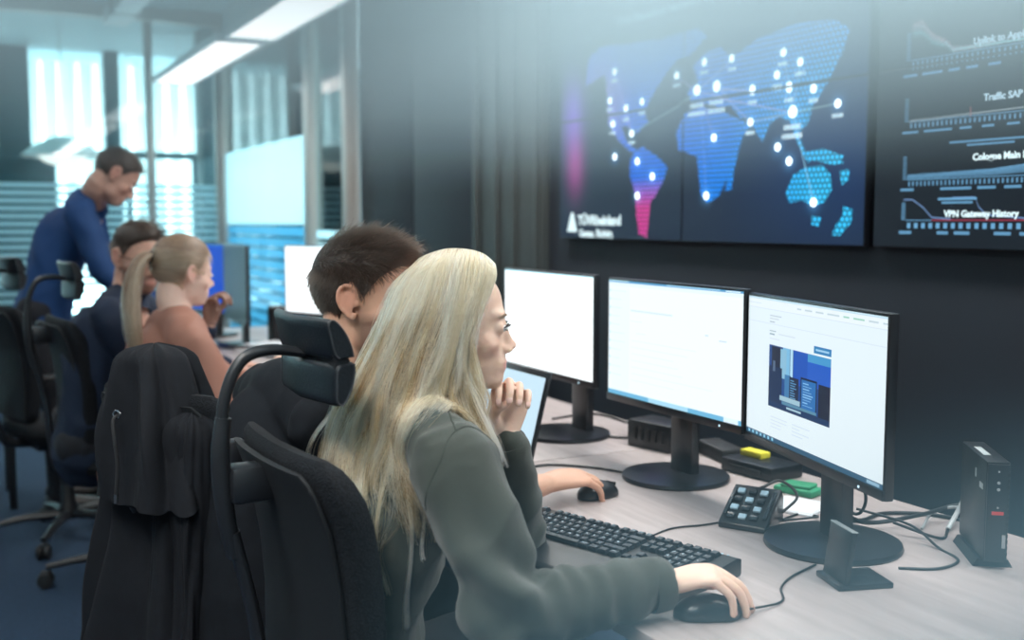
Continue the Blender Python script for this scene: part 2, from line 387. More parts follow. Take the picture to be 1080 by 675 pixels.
# title (0.471, 0.875)
# ttop (0.471, 0.906)
# logo (0.084, 0.04)
# logotop (0.083, 0.108)
# logor (0.471, 0.05)
# l2 (0.183, 0.007)
# s1r (1.818, -0.006)
# s2l (1.856, -0.005)
# up (2.219, 0.565)
# sap (2.25, 0.41)
# col (2.228, 0.253)
# colr (2.378, 0.252)
# vpn (2.141, 0.1)
# vpnr (2.301, 0.099)
# ax (1.985, 0.545)
# bot (2.151, 0.034)
# ================================================================ video wall
def raster_map(W=1840, H=1040, ppm=1000.0):
    """pixels of the world map picture: x to the right along the wall, y up from the bottom"""
    img = np.zeros((H, W, 3), np.float32)
    yy, xx = np.mgrid[0:H, 0:W].astype(np.float32)
    img[:] = np.array([0.006, 0.016, 0.040])
    img += np.exp(-(((xx - 1700) / 420) ** 2 + ((yy - 420) / 400) ** 2))[..., None] * np.array([0.0, .02, .09])
    def inside(poly):
        m = np.zeros((H, W), bool); n = len(poly)
        for i in range(n):
            x0, y0 = poly[i]; x1, y1 = poly[(i + 1) % n]
            if y0 == y1: continue
            c = ((yy > min(y0, y1)) & (yy <= max(y0, y1)))
            xi = x0 + (yy - y0) * (x1 - x0) / (y1 - y0)
            m ^= c & (xx < xi)
        return m
    land = np.zeros((H, W), bool)
    for p in MAP_POLYS: land |= inside([(a * ppm, b * ppm) for a, b in p])
    # halftone dots, as on the map
    gx = (xx + (np.floor(yy / 18) % 2) * 10) % 20 - 10; gy = yy % 18 - 9
    dots = np.clip(2.1 - (np.sqrt(gx ** 2 + gy ** 2) / 4.6), 0.30, 1.15)
    # colour by region
    t = np.clip(xx / 1840, 0, 1)
    blue = np.stack([0.0 + 0 * t, 0.12 + .30 * t, 1.15 + 0 * t], -1)
    cy = np.clip((xx - 1180) / 500, 0, 1) * np.clip(1 - (yy - 300) / 500, 0, 1)
    blue = blue * (1 - cy[..., None]) + np.array([.04, .66, 1.15]) * cy[..., None]
    pk = np.exp(-(((xx - 330) / 160) ** 2 + ((yy - 560) / 160) ** 2))[..., None]
    blue = blue * (1 - .8 * pk) + np.array([.62, .42, 1.0]) * .8 * pk
    mg = (np.clip((250 - yy) / 120, 0, 1) * (xx < 900))[..., None]
    blue = blue * (1 - mg) + np.array([.85, .05, .40]) * mg
    nt_ = np.clip((yy - 560) / 300, 0, 1)[..., None] * (t[..., None] > .25)
    blue = blue * (1 - .55 * nt_) + np.array([.08, .22, .80]) * .55 * nt_
    img = np.where(land[..., None], blue * dots[..., None], img)
    # glow in the sea at left (violet and red haze of the picture on the screen)
    img += np.exp(-(((xx - 110) / 90) ** 2 + ((yy - 560) / 150) ** 2))[..., None] * np.array([.20, .08, .60])
    img += np.exp(-(((xx - 130) / 70) ** 2 + ((yy - 340) / 130) ** 2))[..., None] * np.array([.32, .03, .20])
    def line(a, b, col, w=3.0):
        ax, ay, bx, by = a[0] * ppm, a[1] * ppm, b[0] * ppm, b[1] * ppm
        dx, dy = bx - ax, by - ay; L2 = dx * dx + dy * dy
        tt = np.clip(((xx - ax) * dx + (yy - ay) * dy) / L2, 0, 1)
        d = np.sqrt((xx - ax - tt * dx) ** 2 + (yy - ay - tt * dy) ** 2)
        k = np.clip(w - d, 0, 1)[..., None]; img[:] = img * (1 - k * .7) + np.array(col) * k * .7
    def dot(p, r, col=(2.2, 2.5, 2.6)):
        d = np.sqrt((xx - p[0] * ppm) ** 2 + (yy - p[1] * ppm) ** 2)
        k = np.clip(r - d, 0, 1)[..., None]; img[:] = img * (1 - k) + np.array(col) * k
        h = np.exp(-(d / (r * 1.8)) ** 2)[..., None] * np.array([.05, .18, .35]); img[:] = img + h
    def bar(p, w, h, col=(1.0, 1.35, 1.5)):
        k = ((abs(xx - p[0] * ppm) < w) & (abs(yy - p[1] * ppm) < h))[..., None]
        stripes = (np.sin(xx * .55) > -.3)[..., None]
        img[:] = np.where(k & stripes, np.array(col), img)
    for a, b, c in MAP_LINES: line(a, b, c)
    for (x, y, big) in MAP_DOTS:
        dot((x, y), 21 if big else 15)
        if big:
            bar((x, y - .05), 42, 9); bar((x, y - .08), 50, 9)
        elif y > .42: bar((x, y - .038), 24, 7)
    return img
def raster_charts(W=1700, H=1040):
    img = np.zeros((H, W, 3), np.float32); img[:] = np.array([0.006, 0.014, 0.026])
    rng = np.random.RandomState(3)
    def fill(x0, x1, y0, y1, c): img[max(0, int(y0)):int(y1), max(0, int(x0)):int(x1)] = c
    B = np.array([.20, .52, .85]); Wt = np.array([.9, 1.1, 1.2])
    def axis(x0, y0, h, x1, step, sq=False):
        fill(x0 + 26, x1, y0, y0 + 4, B)
        for k in range(9): fill(x0, x0 + 22, y0 + k * h / 9 + 4, y0 + k * h / 9 + 10, B * .8)
        x = x0 + 34
        while x < x1:
            if sq: fill(x, x + 20, y0 - 34, y0 - 10, B * 1.2)
            else: fill(x, x + 9, y0 - 26, y0 - 6, B)
            x += step
    def curve(pts, y0, x1, c, w=4, jit=0.0, spiky=False):
        pts = np.array(pts, float)
        xs = np.arange(int(pts[0, 0]), min(W, int(x1)))
        ys = np.interp(xs, pts[:, 0], pts[:, 1])
        ys = ys + rng.randn(len(xs)) * jit * np.clip(1.2 - (xs - 60) / 500, .15, 1)
        for x, y in zip(xs, ys): fill(x, x + 1, y0 + y - w, y0 + y + w, c)
    # four charts, bottom to top
    axis(30, 118, 80, 1700, 40, True)
    curve([(40, 95), (90, 95), (150, 60), (200, 15), (300, 8), (305, 100), (308, 100), (420, 100), (440, 60), (480, 25), (700, 8), (1700, 8)], 118, 1700, np.array([.25, .45, .85]), 3)
    fill(200, 800, 118, 123, np.array([.6, .06, .12]))
    for a, b in ((20, 90), (230, 290), (320, 400), (520, 600), (640, 760)): fill(a, b, 58, 72, B)
    axis(30, 300, 110, 1700, 22)
    for k in range(9): curve([(56, 6 + k * 2), (500, 10 + k * 3), (1000, 30 + k * 6), (1700, 20)], 300, 1700, B * (.7 + .06 * k), 1.5, 3)
    for a, b in ((20, 95), (240, 400), (430, 520), (560, 640), (700, 820)): fill(a, b, 252, 264, B)
    fill(230, 430, 208, 218, B * 1.2); fill(250, 410, 192, 202, B)
    axis(30, 560, 110, 1700, 24)
    curve([(56, 6), (500, 14), (1700, 30)], 560, 1700, Wt * .6, 2.5, 3)
    fill(380, 384, 560, 600, np.array([.6, .2, .2]))
    for a, b in ((20, 110), (140, 290), (330, 390), (440, 500), (560, 620)): fill(a, b, 510, 520, B)
    fill(280, 700, 452, 460, B); fill(370, 600, 436, 444, B)
    axis(30, 820, 130, 1700, 26)
    for off, c in ((60, np.array([.75, .45, .45])), (45, np.array([.7, .7, .8])), (15, np.array([.3, .8, .85]))):
        curve([(60, 100 + off), (110, 105 + off), (170, 60 + off * .6), (240, 45 + off * .3), (280, 22), (420, 18), (1700, 14)], 820, 1700, c, 4, 8)
    for a, b in ((15, 95), (120, 230), (260, 320), (350, 410), (460, 520)): fill(a, b, 762, 774, B)
    return img
def image_mat(name, arr, strength):
    H, W = arr.shape[:2]
    im = bpy.data.images.new(name, W, H, float_buffer=True, is_data=False)
    im.colorspace_settings.name = 'Linear Rec.709'
    px = np.ones((H, W, 4), np.float32); px[..., :3] = arr
    im.pixels.foreach_set(px.ravel()); im.update()
    m = bpy.data.materials.new(name); m.use_nodes = True; nt = m.node_tree; b = nt.nodes['Principled BSDF']
    t = nt.nodes.new('ShaderNodeTexImage'); t.image = im; t.extension = 'EXTEND'
    b.inputs['Base Color'].default_value = (0.004, 0.005, 0.006, 1); b.inputs['Roughness'].default_value = 0.45; b.inputs['Specular IOR Level'].default_value = 0.25
    nt.links.new(t.outputs[0], b.inputs['Emission Color']); b.inputs['Emission Strength'].default_value = strength
    return m
def screen_quad(name, m, parent, P0, U, V, W, H, uv=(0, 0, 1, 1)):
    """flat picture surface of a screen: P0 bottom left, U right, V up"""
    P0, U, V = Vector(P0), Vector(U).normalized(), Vector(V).normalized()
    me = bpy.data.meshes.new(name)
    me.from_pydata([P0, P0 + U * W, P0 + U * W + V * H, P0 + V * H], [], [(0, 1, 2, 3)])
    l = me.uv_layers.new(name='uv'); a, b, c, d = uv
    for i, q in enumerate(((a, b), (c, b), (c, d), (a, d))): l.data[i].uv = q
    me.materials.append(m); return link(bpy.data.objects.new(name, me), parent)
XS = 2.455                                                # front plane of the display modules
vw = thing('display_wall', 'large black display wall of joined panels showing a blue world map and line charts', 'display wall', (XS + .03, VY0 - 1.84, VZ0))
m_bez = mat('display_bezel', (0.005, 0.006, 0.009), 0.5, spec=.25)
m_map = image_mat('map_picture', raster_map(), 1.0)
arr = raster_charts(); arr2 = np.zeros_like(arr); arr2[:] = np.array([0.006, 0.014, 0.026]); arr2[:, 130:] = arr[:, :-130]
m_chart = image_mat('chart_picture', arr2, 0.62)
m_chart.node_tree.nodes['Image Texture'].extension = 'REPEAT'
x0 = vw.location.x
def wy(u): return (VY0 - u) - vw.location.y
for col in range(4):
    for row in range(3):
        u0 = col * .92 + (0.034 if col >= 2 else 0); w, h = .9194, .5192
        p = MB().box((.012, wy(u0 + .46), row * .52 + .26), (.05, w, h), bev=.002).out('display_panel', m_bez, vw)
        if row < 2:
            m, uvv = (m_map, ((col * .92) / 1.84, row * .5, (col * .92 + .92) / 1.84, row * .5 + .5)) if col < 2 else \
                (m_chart, ((col - 2) * .92 / 1.105, row * .52 / .676, (col - 1) * .92 / 1.105, (row + 1) * .52 / .676))
        else:
            m, uvv = (m_bez, (0, 0, 1, 1)) if col < 2 else (m_chart, ((col - 2) * .92 / 1.105, row * .52 / .676, (col - 1) * .92 / 1.105, (row + 1) * .52 / .676))
        screen_quad('screen', m, p, (-.0142, wy(u0 + .004), row * .52 + .004), (0, -1, 0), (0, 0, 1), .912, .512, uvv)
def wallM(u, v, dx=-.0165):
    M = Matrix(((0, 0, -1, dx), (-1, 0, 0, wy(u)), (0, 1, 0, v), (0, 0, 0, 1)))
    return M
m_txt = emat('white_lettering', (.75, .95, 1.0), 1.2); m_txt2 = emat('pale_lettering', (.6, .85, 1.0), 0.9)
text_obj('title_lettering', 'TÜV Rheinland Network Operations', .054, m_txt2, vw, wallM(.47, .872))
lg = text_obj('logo_lettering', 'TÜVRheinland', .058, m_txt, vw, wallM(.165, .062), bold=.002)
text_obj('logo_lettering', 'Genau. Richtig.', .045, m_txt, vw, wallM(.175, .010), bold=.0015)
MB().prism([(0, 0), (.085, 0), (.052, .085), (.033, .085)], -.0005, .0005, 'z').out('logo_triangle', m_txt, vw).matrix_local = wallM(.072, .03)
for s, u, v in (('Uplink to AppDMZ Internet', 2.21, .553), ('Traffic SAP Portal', 2.25, .400), ('Cologne Main Internet', 2.222, .243), ('VPN Gateway History', 2.135, .090)):
    text_obj('chart_title', s, .026, m_txt if v < .3 else m_txt2, vw, wallM(u, v), bold=.0008)
# ================================================================ desks
def plank_mat(name, c1, c2):
    m = bpy.data.materials.new(name); m.use_nodes = True; nt = m.node_tree; b = nt.nodes['Principled BSDF']
    tc = nt.nodes.new('ShaderNodeTexCoord'); mp = nt.nodes.new('ShaderNodeMapping'); mp.inputs['Scale'].default_value = (14, 1.2, 6)
    n = nt.nodes.new('ShaderNodeTexNoise'); n.inputs['Scale'].default_value = 3; n.inputs['Detail'].default_value = 8; n.inputs['Roughness'].default_value = .65
    n2 = nt.nodes.new('ShaderNodeTexNoise'); n2.inputs['Scale'].default_value = 1.3; n2.inputs['Detail'].default_value = 2
    cr = nt.nodes.new('ShaderNodeValToRGB'); cr.color_ramp.elements[0].color = (*c1, 1); cr.color_ramp.elements[1].color = (*c2, 1)
    cr.color_ramp.elements[0].position = .30; cr.color_ramp.elements[1].position = .72
    nt.links.new(tc.outputs['Object'], mp.inputs[0]); nt.links.new(mp.outputs[0], n.inputs['Vector']); nt.links.new(tc.outputs['Object'], n2.inputs['Vector'])
    ad = nt.nodes.new('ShaderNodeMath'); ad.operation = 'MULTIPLY_ADD'; ad.inputs[1].default_value = .35
    nt.links.new(n2.outputs['Fac'], ad.inputs[0]); 
    ml = nt.nodes.new('ShaderNodeMath'); ml.operation = 'MULTIPLY'; ml.inputs[1].default_value = .65; nt.links.new(n.outputs['Fac'], ml.inputs[0])
    nt.links.new(ml.outputs[0], ad.inputs[2]); nt.links.new(ad.outputs[0], cr.inputs[0]); nt.links.new(cr.outputs[0], b.inputs['Base Color'])
    b.inputs['Roughness'].default_value = .42; return m
m_wood = plank_mat('pale_oak_laminate', (.31, .262, .258), (.54, .472, .465))
m_leg = mat('dark_desk_steel', (0.03, 0.035, 0.04), 0.4, 0.6)
m_black = mat('black_plastic', (0.010, 0.012, 0.015), 0.38, nscale=40, namt=.2)
m_black2 = mat('satin_black_plastic', (0.016, 0.018, 0.022), 0.28)
m_rubber = mat('black_rubber', (0.012, 0.013, 0.015), 0.6)
def desk(y0, y1, label, x0=0.90, x1=1.84):
    t = thing('office_desk', label, 'desk', ((x0 + x1) / 2, (y0 + y1) / 2, 0), 0, 'row of office desks')
    W, L = x1 - x0, y1 - y0 - .006
    MB().box((0, 0, .7265), (W, L, .027), bev=.003).out('desktop', m_wood, t)
    for sy in (-1, 1):
        for sx in (-1, 1):
            MB().box((sx * (W / 2 - .08), sy * (L / 2 - .07), .356), (.06, .05, .712), bev=.006).out('leg', m_leg, t)
        MB().box((0, sy * (L / 2 - .07), .69), (W - .1, .04, .045), bev=.004).out('cross_bar', m_leg, t)
    MB().box((W / 2 - .05, 0, .52), (.018, L - .3, .32), bev=.003).out('modesty_panel', m_leg, t)
    return t
desk(0.35, 2.36, 'pale oak desk in front carrying the keyboard and the right-hand monitors')
desk(2.36, 4.10, 'pale oak desk next along, under the laptop')
desk(4.10, 6.20, 'pale oak desk farthest back, in front of the striped glass')
# ================================================================ monitors
m_panel = mat('monitor_black', (0.012, 0.014, 0.018), 0.30, nscale=30, namt=.1)
def page_image(kind, W=530, H=300):
    img = np.ones((H, W, 3), np.float32); rng = np.random.RandomState(5)
    def f(x0, y0, x1, y1, c):                          # y measured from the top
        img[int(H - y1):int(H - y0), int(x0):int(x1)] = c
    if kind == 'white':
        img[:] = (.93, .98, 1.0)
        f(0, 0, W, 4, (.55, .85, .95))
    elif kind == 'mail':
        img[:] = (.88, .965, 1.0)
        f(0, 0, W, 5, (.10, .35, .62)); f(470, 1, 520, 4, (.7, .9, 1)); f(0, 0, 90, 2, (.6, .9, 1)); f(250, 0, 450, 3, (.35, .65, .88))
        f(0, 5, W, 14, (.80, .93, .99)); f(0, 14, 95, 288, (.84, .95, 1.0))
        for k in range(11): f(4, 24 + k * 22, 10, 30 + k * 22, (.55, .74, .88)); f(14, 26 + k * 22, 14 + rng.randint(30, 66), 28 + k * 22, (.74, .86, .93))
        f(100, 72, 275, 76, (.68, .80, .86)); f(100, 100, 150, 102, (.78, .88, .93)); f(125, 130, 165, 132, (.78, .88, .93)); f(400, 108, 412, 111, (.6, .7, .8)); f(450, 116, 476, 119, (.6, .7, .8))
        for k in range(7): f(105, 150 + k * 17, 105 + rng.randint(150, 330), 151.5 + k * 17, (.80, .90, .95))
        f(0, 289, W, 300, (.16, .48, .72)); f(180, 289, 340, 300, (.40, .72, .90)); f(470, 289, 520, 300, (.75, .9, 1))
    elif kind == 'web':
        img[:] = (.80, .92, .975)
        f(0, 0, W, 4, (.60, .80, .90)); f(0, 22, W, 23, (.66, .78, .84)); f(0, 52, W, 53, (.66, .78, .84)); f(0, 4, W, 22, (.84, .94, .98))
        x = 215
        for k in range(9):
            w = rng.randint(14, 46); f(x, 11, x + w, 13.5, (.55, .68, .74) if k not in (4, 5) else (.35, .66, .55)); x += w + 14
        f(100, 34, 150, 36, (.5, .6, .68)); f(100, 40, 140, 42, (.6, .7, .76)); f(100, 47, 122, 49, (.4, .5, .6)); f(0, 12, 60, 14, (.72, .83, .88))
        f(100, 66, 128, 68, (.35, .48, .55)); f(100, 72, 122, 75, (.3, .42, .5)); f(140, 70, 210, 72, (.65, .76, .82)); f(100, 82, 145, 84, (.7, .8, .86))
        f(285, 78, 350, 92, (.03, .22, .50)); f(292, 83, 342, 87, (.35, .62, .85))
        # the photo on the page: office scene in blue
        X0, Y0_, X1, Y1_ = 100, 96, 350, 226
        f(X0, Y0_, X1, Y1_, (.012, .07, .26))
        f(160, 96, 190, 150, (.20, .50, .75)); f(192, 96, 203, 170, (.45, .72, .90)); f(205, 96, 262, 165, (.01, .09, .48)); f(262, 96, 350, 112, (.06, .32, .62)); f(262, 112, 350, 160, (.015, .11, .55))
        f(150, 100, 176, 160, (.25, .50, .68)); f(170, 150, 196, 200, (.05, .20, .42))
        f(112, 98, 150, 150, (.012, .02, .05)); f(100, 140, 158, 214, (.008, .03, .09)); f(118, 128, 128, 150, (.10, .16, .26))
        f(190, 152, 228, 205, (.01, .02, .06)); f(236, 146, 300, 216, (.005, .015, .05)); f(240, 150, 296, 208, (.02, .16, .46)); f(306, 150, 350, 216, (.008, .014, .04))
        for k in range(9): f(246, 156 + k * 5.4, 246 + rng.randint(18, 44), 157.5 + k * 5.4, (.30, .60, .85)); f(194, 158 + k * 5, 194 + rng.randint(8, 26), 159.4 + k * 5, (.12, .35, .6))
        f(150, 196, 235, 206, (.35, .55, .65)); f(160, 207, 300, 213, (.10, .26, .38)); f(100, 214, 350, 226, (.01, .04, .12)); f(180, 216, 240, 220, (.4, .6, .7))
        for k in range(4): f(112, 246 + k * 7, 112 + rng.randint(30, 80), 247.5 + k * 7, (.68, .80, .87)); f(205, 246 + k * 7, 205 + rng.randint(30, 90), 247.5 + k * 7, (.66, .79, .87))
        f(0, 290, W, 300, (.03, .10, .18))
        for k in range(7): f(10 + k * 18, 292, 18 + k * 18, 298, (.3, .65, .85))
        f(480, 292, 520, 298, (.3, .5, .65))
    elif kind == 'blue':
        img[:] = (.005, .07, .55); f(0, 0, W, 8, (.02, .2, .7))
    return img
SCREENS = {'white': (image_mat('blank_page', page_image('white'), 1.45)), 'mail': image_mat('mail_page', page_image('mail'), 1.08),
           'web': image_mat('web_page', page_image('web'), 1.0), 'blue': image_mat('blue_page', page_image('blue'), 1.0)}
m_led = emat('power_led', (.6, .85, 1.0), 1.6)
def monitor(name, label, pos, ang, zc, page, base=(0, 0), W=.54, H=.318, disc=True, thick=.032, neck_dx=.035):
    """pos: centre of the panel on the desk plan; ang: direction the screen faces; zc: height of its centre"""
    t = thing(name, label, 'monitor', (pos[0], pos[1], .74), ang, 'office monitors on the desks')
    h = zc - .74
    b = MB(); b.box((-.006, 0, h), (.018, W, H), bev=.003); b.box((-.022, 0, h - .01), (.022, W * .62, H * .7), bev=.010)
    b.out('housing', m_panel, t)
    MB().box((.0035, 0, h - H / 2 + .010), (.006, W - .004, .018), bev=.001).out('lower_bezel', m_black2, t)
    screen_quad('screen', SCREENS[page], t, (.0036, -(W / 2 - .006), h - H / 2 + .019), (0, 1, 0), (0, 0, 1), W - .012, H - .025)
    MB().box((.0072, W / 2 - .075, h - H / 2 + .009), (.001, .004, .004)).out('power_light', m_led, t, smooth=False)
    n = MB(); n.box((-neck_dx - .012, base[1], h / 2), (.026, .085, h + .03), bev=.006); n.box((-.04, base[1], h), (.03, .12, .12), bev=.008)
    n.out('neck', m_black2, t)
    if disc: MB().lathe([(.001, 0), (.128, 0), (.13, .004), (.128, .011), (.10, .015), (.001, .016)], (base[0] - .02, base[1], 0)).out('base_disc', m_black2, t)
    MB().box((-neck_dx - .026, base[1], .05), (.004, .04, .03), bev=.001).out('cable_clip', m_rubber, t)
    return t
def face(dx, dy): return math.atan2(dy, dx)
monitor('monitor', 'white mail page monitor in the middle, left of the browser monitor', (1.505, 2.045), face(-1, 0.0), 1.055, 'mail', base=(0, .0))
monitor('monitor', 'front right monitor showing a browser page with a blue office picture', (1.44, 1.512), face(-.965, .262), 1.048, 'web', base=(-.02, .03))
monitor('monitor', 'blank white monitor behind the woman\'s face', (1.565, 2.745), face(-1, 0), 1.052, 'white', base=(.03, .13))
monitor('monitor', 'white screen monitor in the background left of the man\'s head', (1.435, 4.435), face(-.9, -.43), 1.095, 'white')
monitor('monitor', 'blue screen monitor at the back beside the ponytailed woman', (1.215, 5.80), face(-1, -.22), 1.05, 'blue', H=.38, W=.60)
mo = monitor('monitor', 'switched off black monitor at the back next to the blue screen', (1.235, 5.28), face(-1, .035), 1.05, 'blue', H=.38, W=.56)
for c in mo.children:
    if c.name.startswith('screen'): c.data.materials[0] = m_black2
sp = thing('speaker', 'small black box left of the background white monitor', 'speaker', (1.42, 5.15, .74))
MB().box((0, 0, .10), (.09, .11, .20), bev=.008).out('body', m_black, sp)
MB().box((-.047, 0, .10), (.004, .095, .18), bev=.003).out('grille', m_rubber, sp)
m_paper = mat('white_paper', (.62, .66, .70), .7, nscale=20, namt=.04)
pp = thing('paper_stack', 'loose stack of white papers on the farthest desk', 'paper', (1.34, 4.86, .74), .3)
for k in range(6):
    MB().box((random.uniform(-.01, .01), random.uniform(-.01, .01), .004 + k * .008), (.20, .28, .006), (0, 0, random.uniform(-.2, .2))).out('sheet', m_paper, pp, smooth=False)
tb = thing('side_table', 'low grey table edge at the far left behind the chairs', 'table', (-.10, 5.66, 0))
m_grey = mat('grey_laminate', (.16, .18, .20), .5, nscale=8, namt=.08)
MB().box((0, 0, .60), (.72, .5, .045), bev=.004).out('table_top', m_grey, tb)
for sx in (-1, 1):
    for sy in (-1, 1): MB().box((sx * .31, sy * .2, .289), (.035, .035, .578), bev=.004).out('leg', m_leg, tb)

# ---------------------------------------------------------------- keyboards
m_key = mat('black_key_caps', (0.020, 0.026, 0.034), 0.22, spec=.7)
m_leg2 = mat('pale_lettering_and_key_glint', (.42, .60, .72), .5)
def keyboard(name, label, pos, rz):
    t = thing(name, label, 'keyboard', (*pos, .74), rz)
    W, D = .472, .232
    prof = [(-D / 2, .004), (-D / 2 + .004, .0), (D / 2 - .004, .0), (D / 2, .004), (D / 2, .030), (D / 2 - .012, .034), (-D / 2 + .098, .022), (-D / 2 + .012, .012), (-D / 2, .008)]
    MB().prism(prof, -W / 2, W / 2, 'x', bev=.0015).out('case', m_black, t)
    u = .0188; x00 = -W / 2 + .016; yb = -D / 2 + .108
    rows = [
        (0, [('Ctrl', 1.25), ('', 1.25), ('Alt', 1.25), ('', 6.25), ('AltGr', 1.25), ('', 1.25), ('', 1.25), ('Ctrl', 1.25)]),
        (1, [('', 1.25), ('<', 1), ('Y', 1), ('X', 1), ('C', 1), ('V', 1), ('B', 1), ('N', 1), ('M', 1), (',', 1), ('.', 1), ('-', 1), ('', 2.75)]),
        (2, [('', 1.75), ('A', 1), ('S', 1), ('D', 1), ('F', 1), ('G', 1), ('H', 1), ('J', 1), ('K', 1), ('L', 1), ('Ö', 1), ('Ä', 1), ('#', 1), ('', 1.25)]),
        (3, [('Tab', 1.5), ('Q', 1), ('W', 1), ('E', 1), ('R', 1), ('T', 1), ('Z', 1), ('U', 1), ('I', 1), ('O', 1), ('P', 1), ('Ü', 1), ('+', 1), ('', 1.5)]),
        (4, [('^', 1)] + [(c, 1) for c in '1234567890ß´'] + [('', 2)]),
        (5.25, [('Esc', 1), (None, 1)] + [('F%d' % k, 1) for k in range(1, 5)] + [(None, .5)] + [('F%d' % k, 1) for k in range(5, 9)] + [(None, .5)] + [('F%d' % k, 1) for k in range(9, 13)])]
    keys = []
    for r, ks in rows:
        x = 0
        for c, w in ks:
            if c is not None: keys.append((x, r, w, 1, c))
            x += w
    for r, n in ((5.25, 'DPS'), (4, 'IHP'), (3, 'XEP')):
        for k in range(3): keys.append((15.35 + k, r, 1, 1, ''))
    for x, r in ((16.35, 1), (15.35, 0), (16.35, 0), (17.35, 0)): keys.append((x, r, 1, 1, ''))
    for r, row in ((4, ['', '/', '*', '-']), (3, '789'), (2, '456'), (1, '123')):
        for k, c in enumerate(row): keys.append((18.7 + k, r, 1, 1, c))
    keys += [(21.7, 2, 1, 2, '+'), (21.7, 0, 1, 2, ''), (18.7, 0, 2, 1, '0'), (20.7, 0, 1, 1, ',')]
    for k in range(4): keys.append((18.7 + k, 5.25, 1, 1, ''))
    cache = {}; slope = .012 / .12
    for (x, r, w, h, c) in keys:
        if (w, h) not in cache:
            kw, kh = w * u - .0022, h * u - .0022; b = MB()
            b.box((0, 0, .0035), (kw, kh, .007), taper=((kw - .005) / kw, (kh - .005) / kh)); cache[(w, h)] = b.mesh('key', m_key, False)
        o = bpy.data.objects.new('key', cache[(w, h)]); link(o, t)
        cx_, cy_ = x00 + (x + w / 2) * u, yb + (r + h / 2 - .5) * u
        zt = .0235 + (cy_ - yb) * slope
        o.location = (cx_, cy_, zt); o.rotation_euler = (math.atan(slope), 0, 0)
    L = []
    for (x, r, w, h, c) in keys:
        if c:
            cx_, cy_ = x00 + (x + .28) * u, yb + (r + h / 2 - .5) * u
            zt = .0235 + (cy_ - yb) * slope + .0074
            L.append((c, Matrix.Translation((cx_, cy_ - .001, zt)) @ Matrix.Rotation(math.atan(slope), 4, 'X')))
    # all the lettering of the keys is flat print: one part
    bmx = bmesh.new()
    for c, M in L:
        cu = bpy.data.curves.new('t', 'FONT'); cu.body = c; cu.size = .0085 if len(c) == 1 else .0055; cu.resolution_u = 1
        o = bpy.data.objects.new('t', cu); COL.objects.link(o)
        dg = bpy.context.evaluated_depsgraph_get(); me = bpy.data.meshes.new_from_object(o.evaluated_get(dg)); me.transform(M)
        bmx.from_mesh(me); bpy.data.objects.remove(o); bpy.data.curves.remove(cu); bpy.data.meshes.remove(me)
    me = bpy.data.meshes.new('key_lettering'); bmx.to_mesh(me); bmx.free(); me.materials.append(m_leg2)
    q = link(bpy.data.objects.new('key_lettering', me), t); q['kind'] = 'stuff'
    for k in range(3): MB().lathe([(.001, 0), (.0025, .0), (.0025, .001), (.001, .001)], (.19 + k * .012, D / 2 - .009, .0338), seg=8).out('indicator', m_leg2, t)
    return t
keyboard('keyboard', 'full size black keyboard with pale lettering in front of the woman', (1.020, 1.606), math.atan2(-.955, .295))

# ---------------------------------------------------------------- mice
def mouse(name, label, pos, rz, size=1.0):
    t = thing(name, label, 'mouse', (*pos, .74), rz)
    b = MB(); rings = []
    for i in range(13):
        f = i / 12; x = -.052 + .108 * f
        w = .031 * math.sqrt(max(0.02, 1 - abs(2 * f - 1) ** 3)) * (1 - .08 * math.sin(f * PI)); hh = .034 * (math.sin(PI * (f * .82 + .10)) ** .8)
        rings.append([Vector((x, w * math.cos(a), max(0.0, hh * max(0, math.sin(a)) ** .7) + (.002 if math.sin(a) < 0 else .004))) for a in [k * 2 * PI / 20 for k in range(20)]])
    b.ring_loft(rings).out('shell', m_black2, t)
    MB().box((.030, 0, .027), (.05, .0012, .012), (0, R(14), 0)).out('button_gap', m_rubber, t)
    MB().lathe([(.001, -.003), (.008, -.003), (.008, .003), (.001, .003)], (.030, 0, .026), (R(90), 0, 0), 14).out('wheel', m_rubber, t)
    return t
mouse('mouse', 'black mouse under the woman\'s right hand at the bottom edge', (1.024, 1.288), R(-24))
mouse('mouse', 'black mouse under the man\'s hand behind the keyboard', (1.262, 1.983), R(8))

# ---------------------------------------------------------------- laptop
m_lap = image_mat('laptop_page', np.ones((8, 8, 3), np.float32) * np.array([.62, .84, .98], np.float32), 1.0)
lt = thing('laptop', 'open laptop with pale blue screen between the chin hand and the monitors', 'laptop', (1.13, 2.42, .74), R(0))
MB().box((0, 0, .009), (.22, .33, .016), bev=.004).out('base', m_black2, lt)
MB().box((.0, 0, .0175), (.12, .28, .002), bev=.0008).out('key_field', m_key, lt)
ld = MB().box((0, 0, .118), (.008, .33, .232), bev=.003).out('lid', m_panel, lt, (.112, 0, .018), (0, R(14), 0))
screen_quad('screen', m_lap, ld, (-.0045, .152, .022), (0, -1, 0), (0, 0, 1), .304, .196)
MB().tube([(.110, -.14, .018), (.110, .14, .018)], .006, 10, 1).out('hinge', m_black, lt)

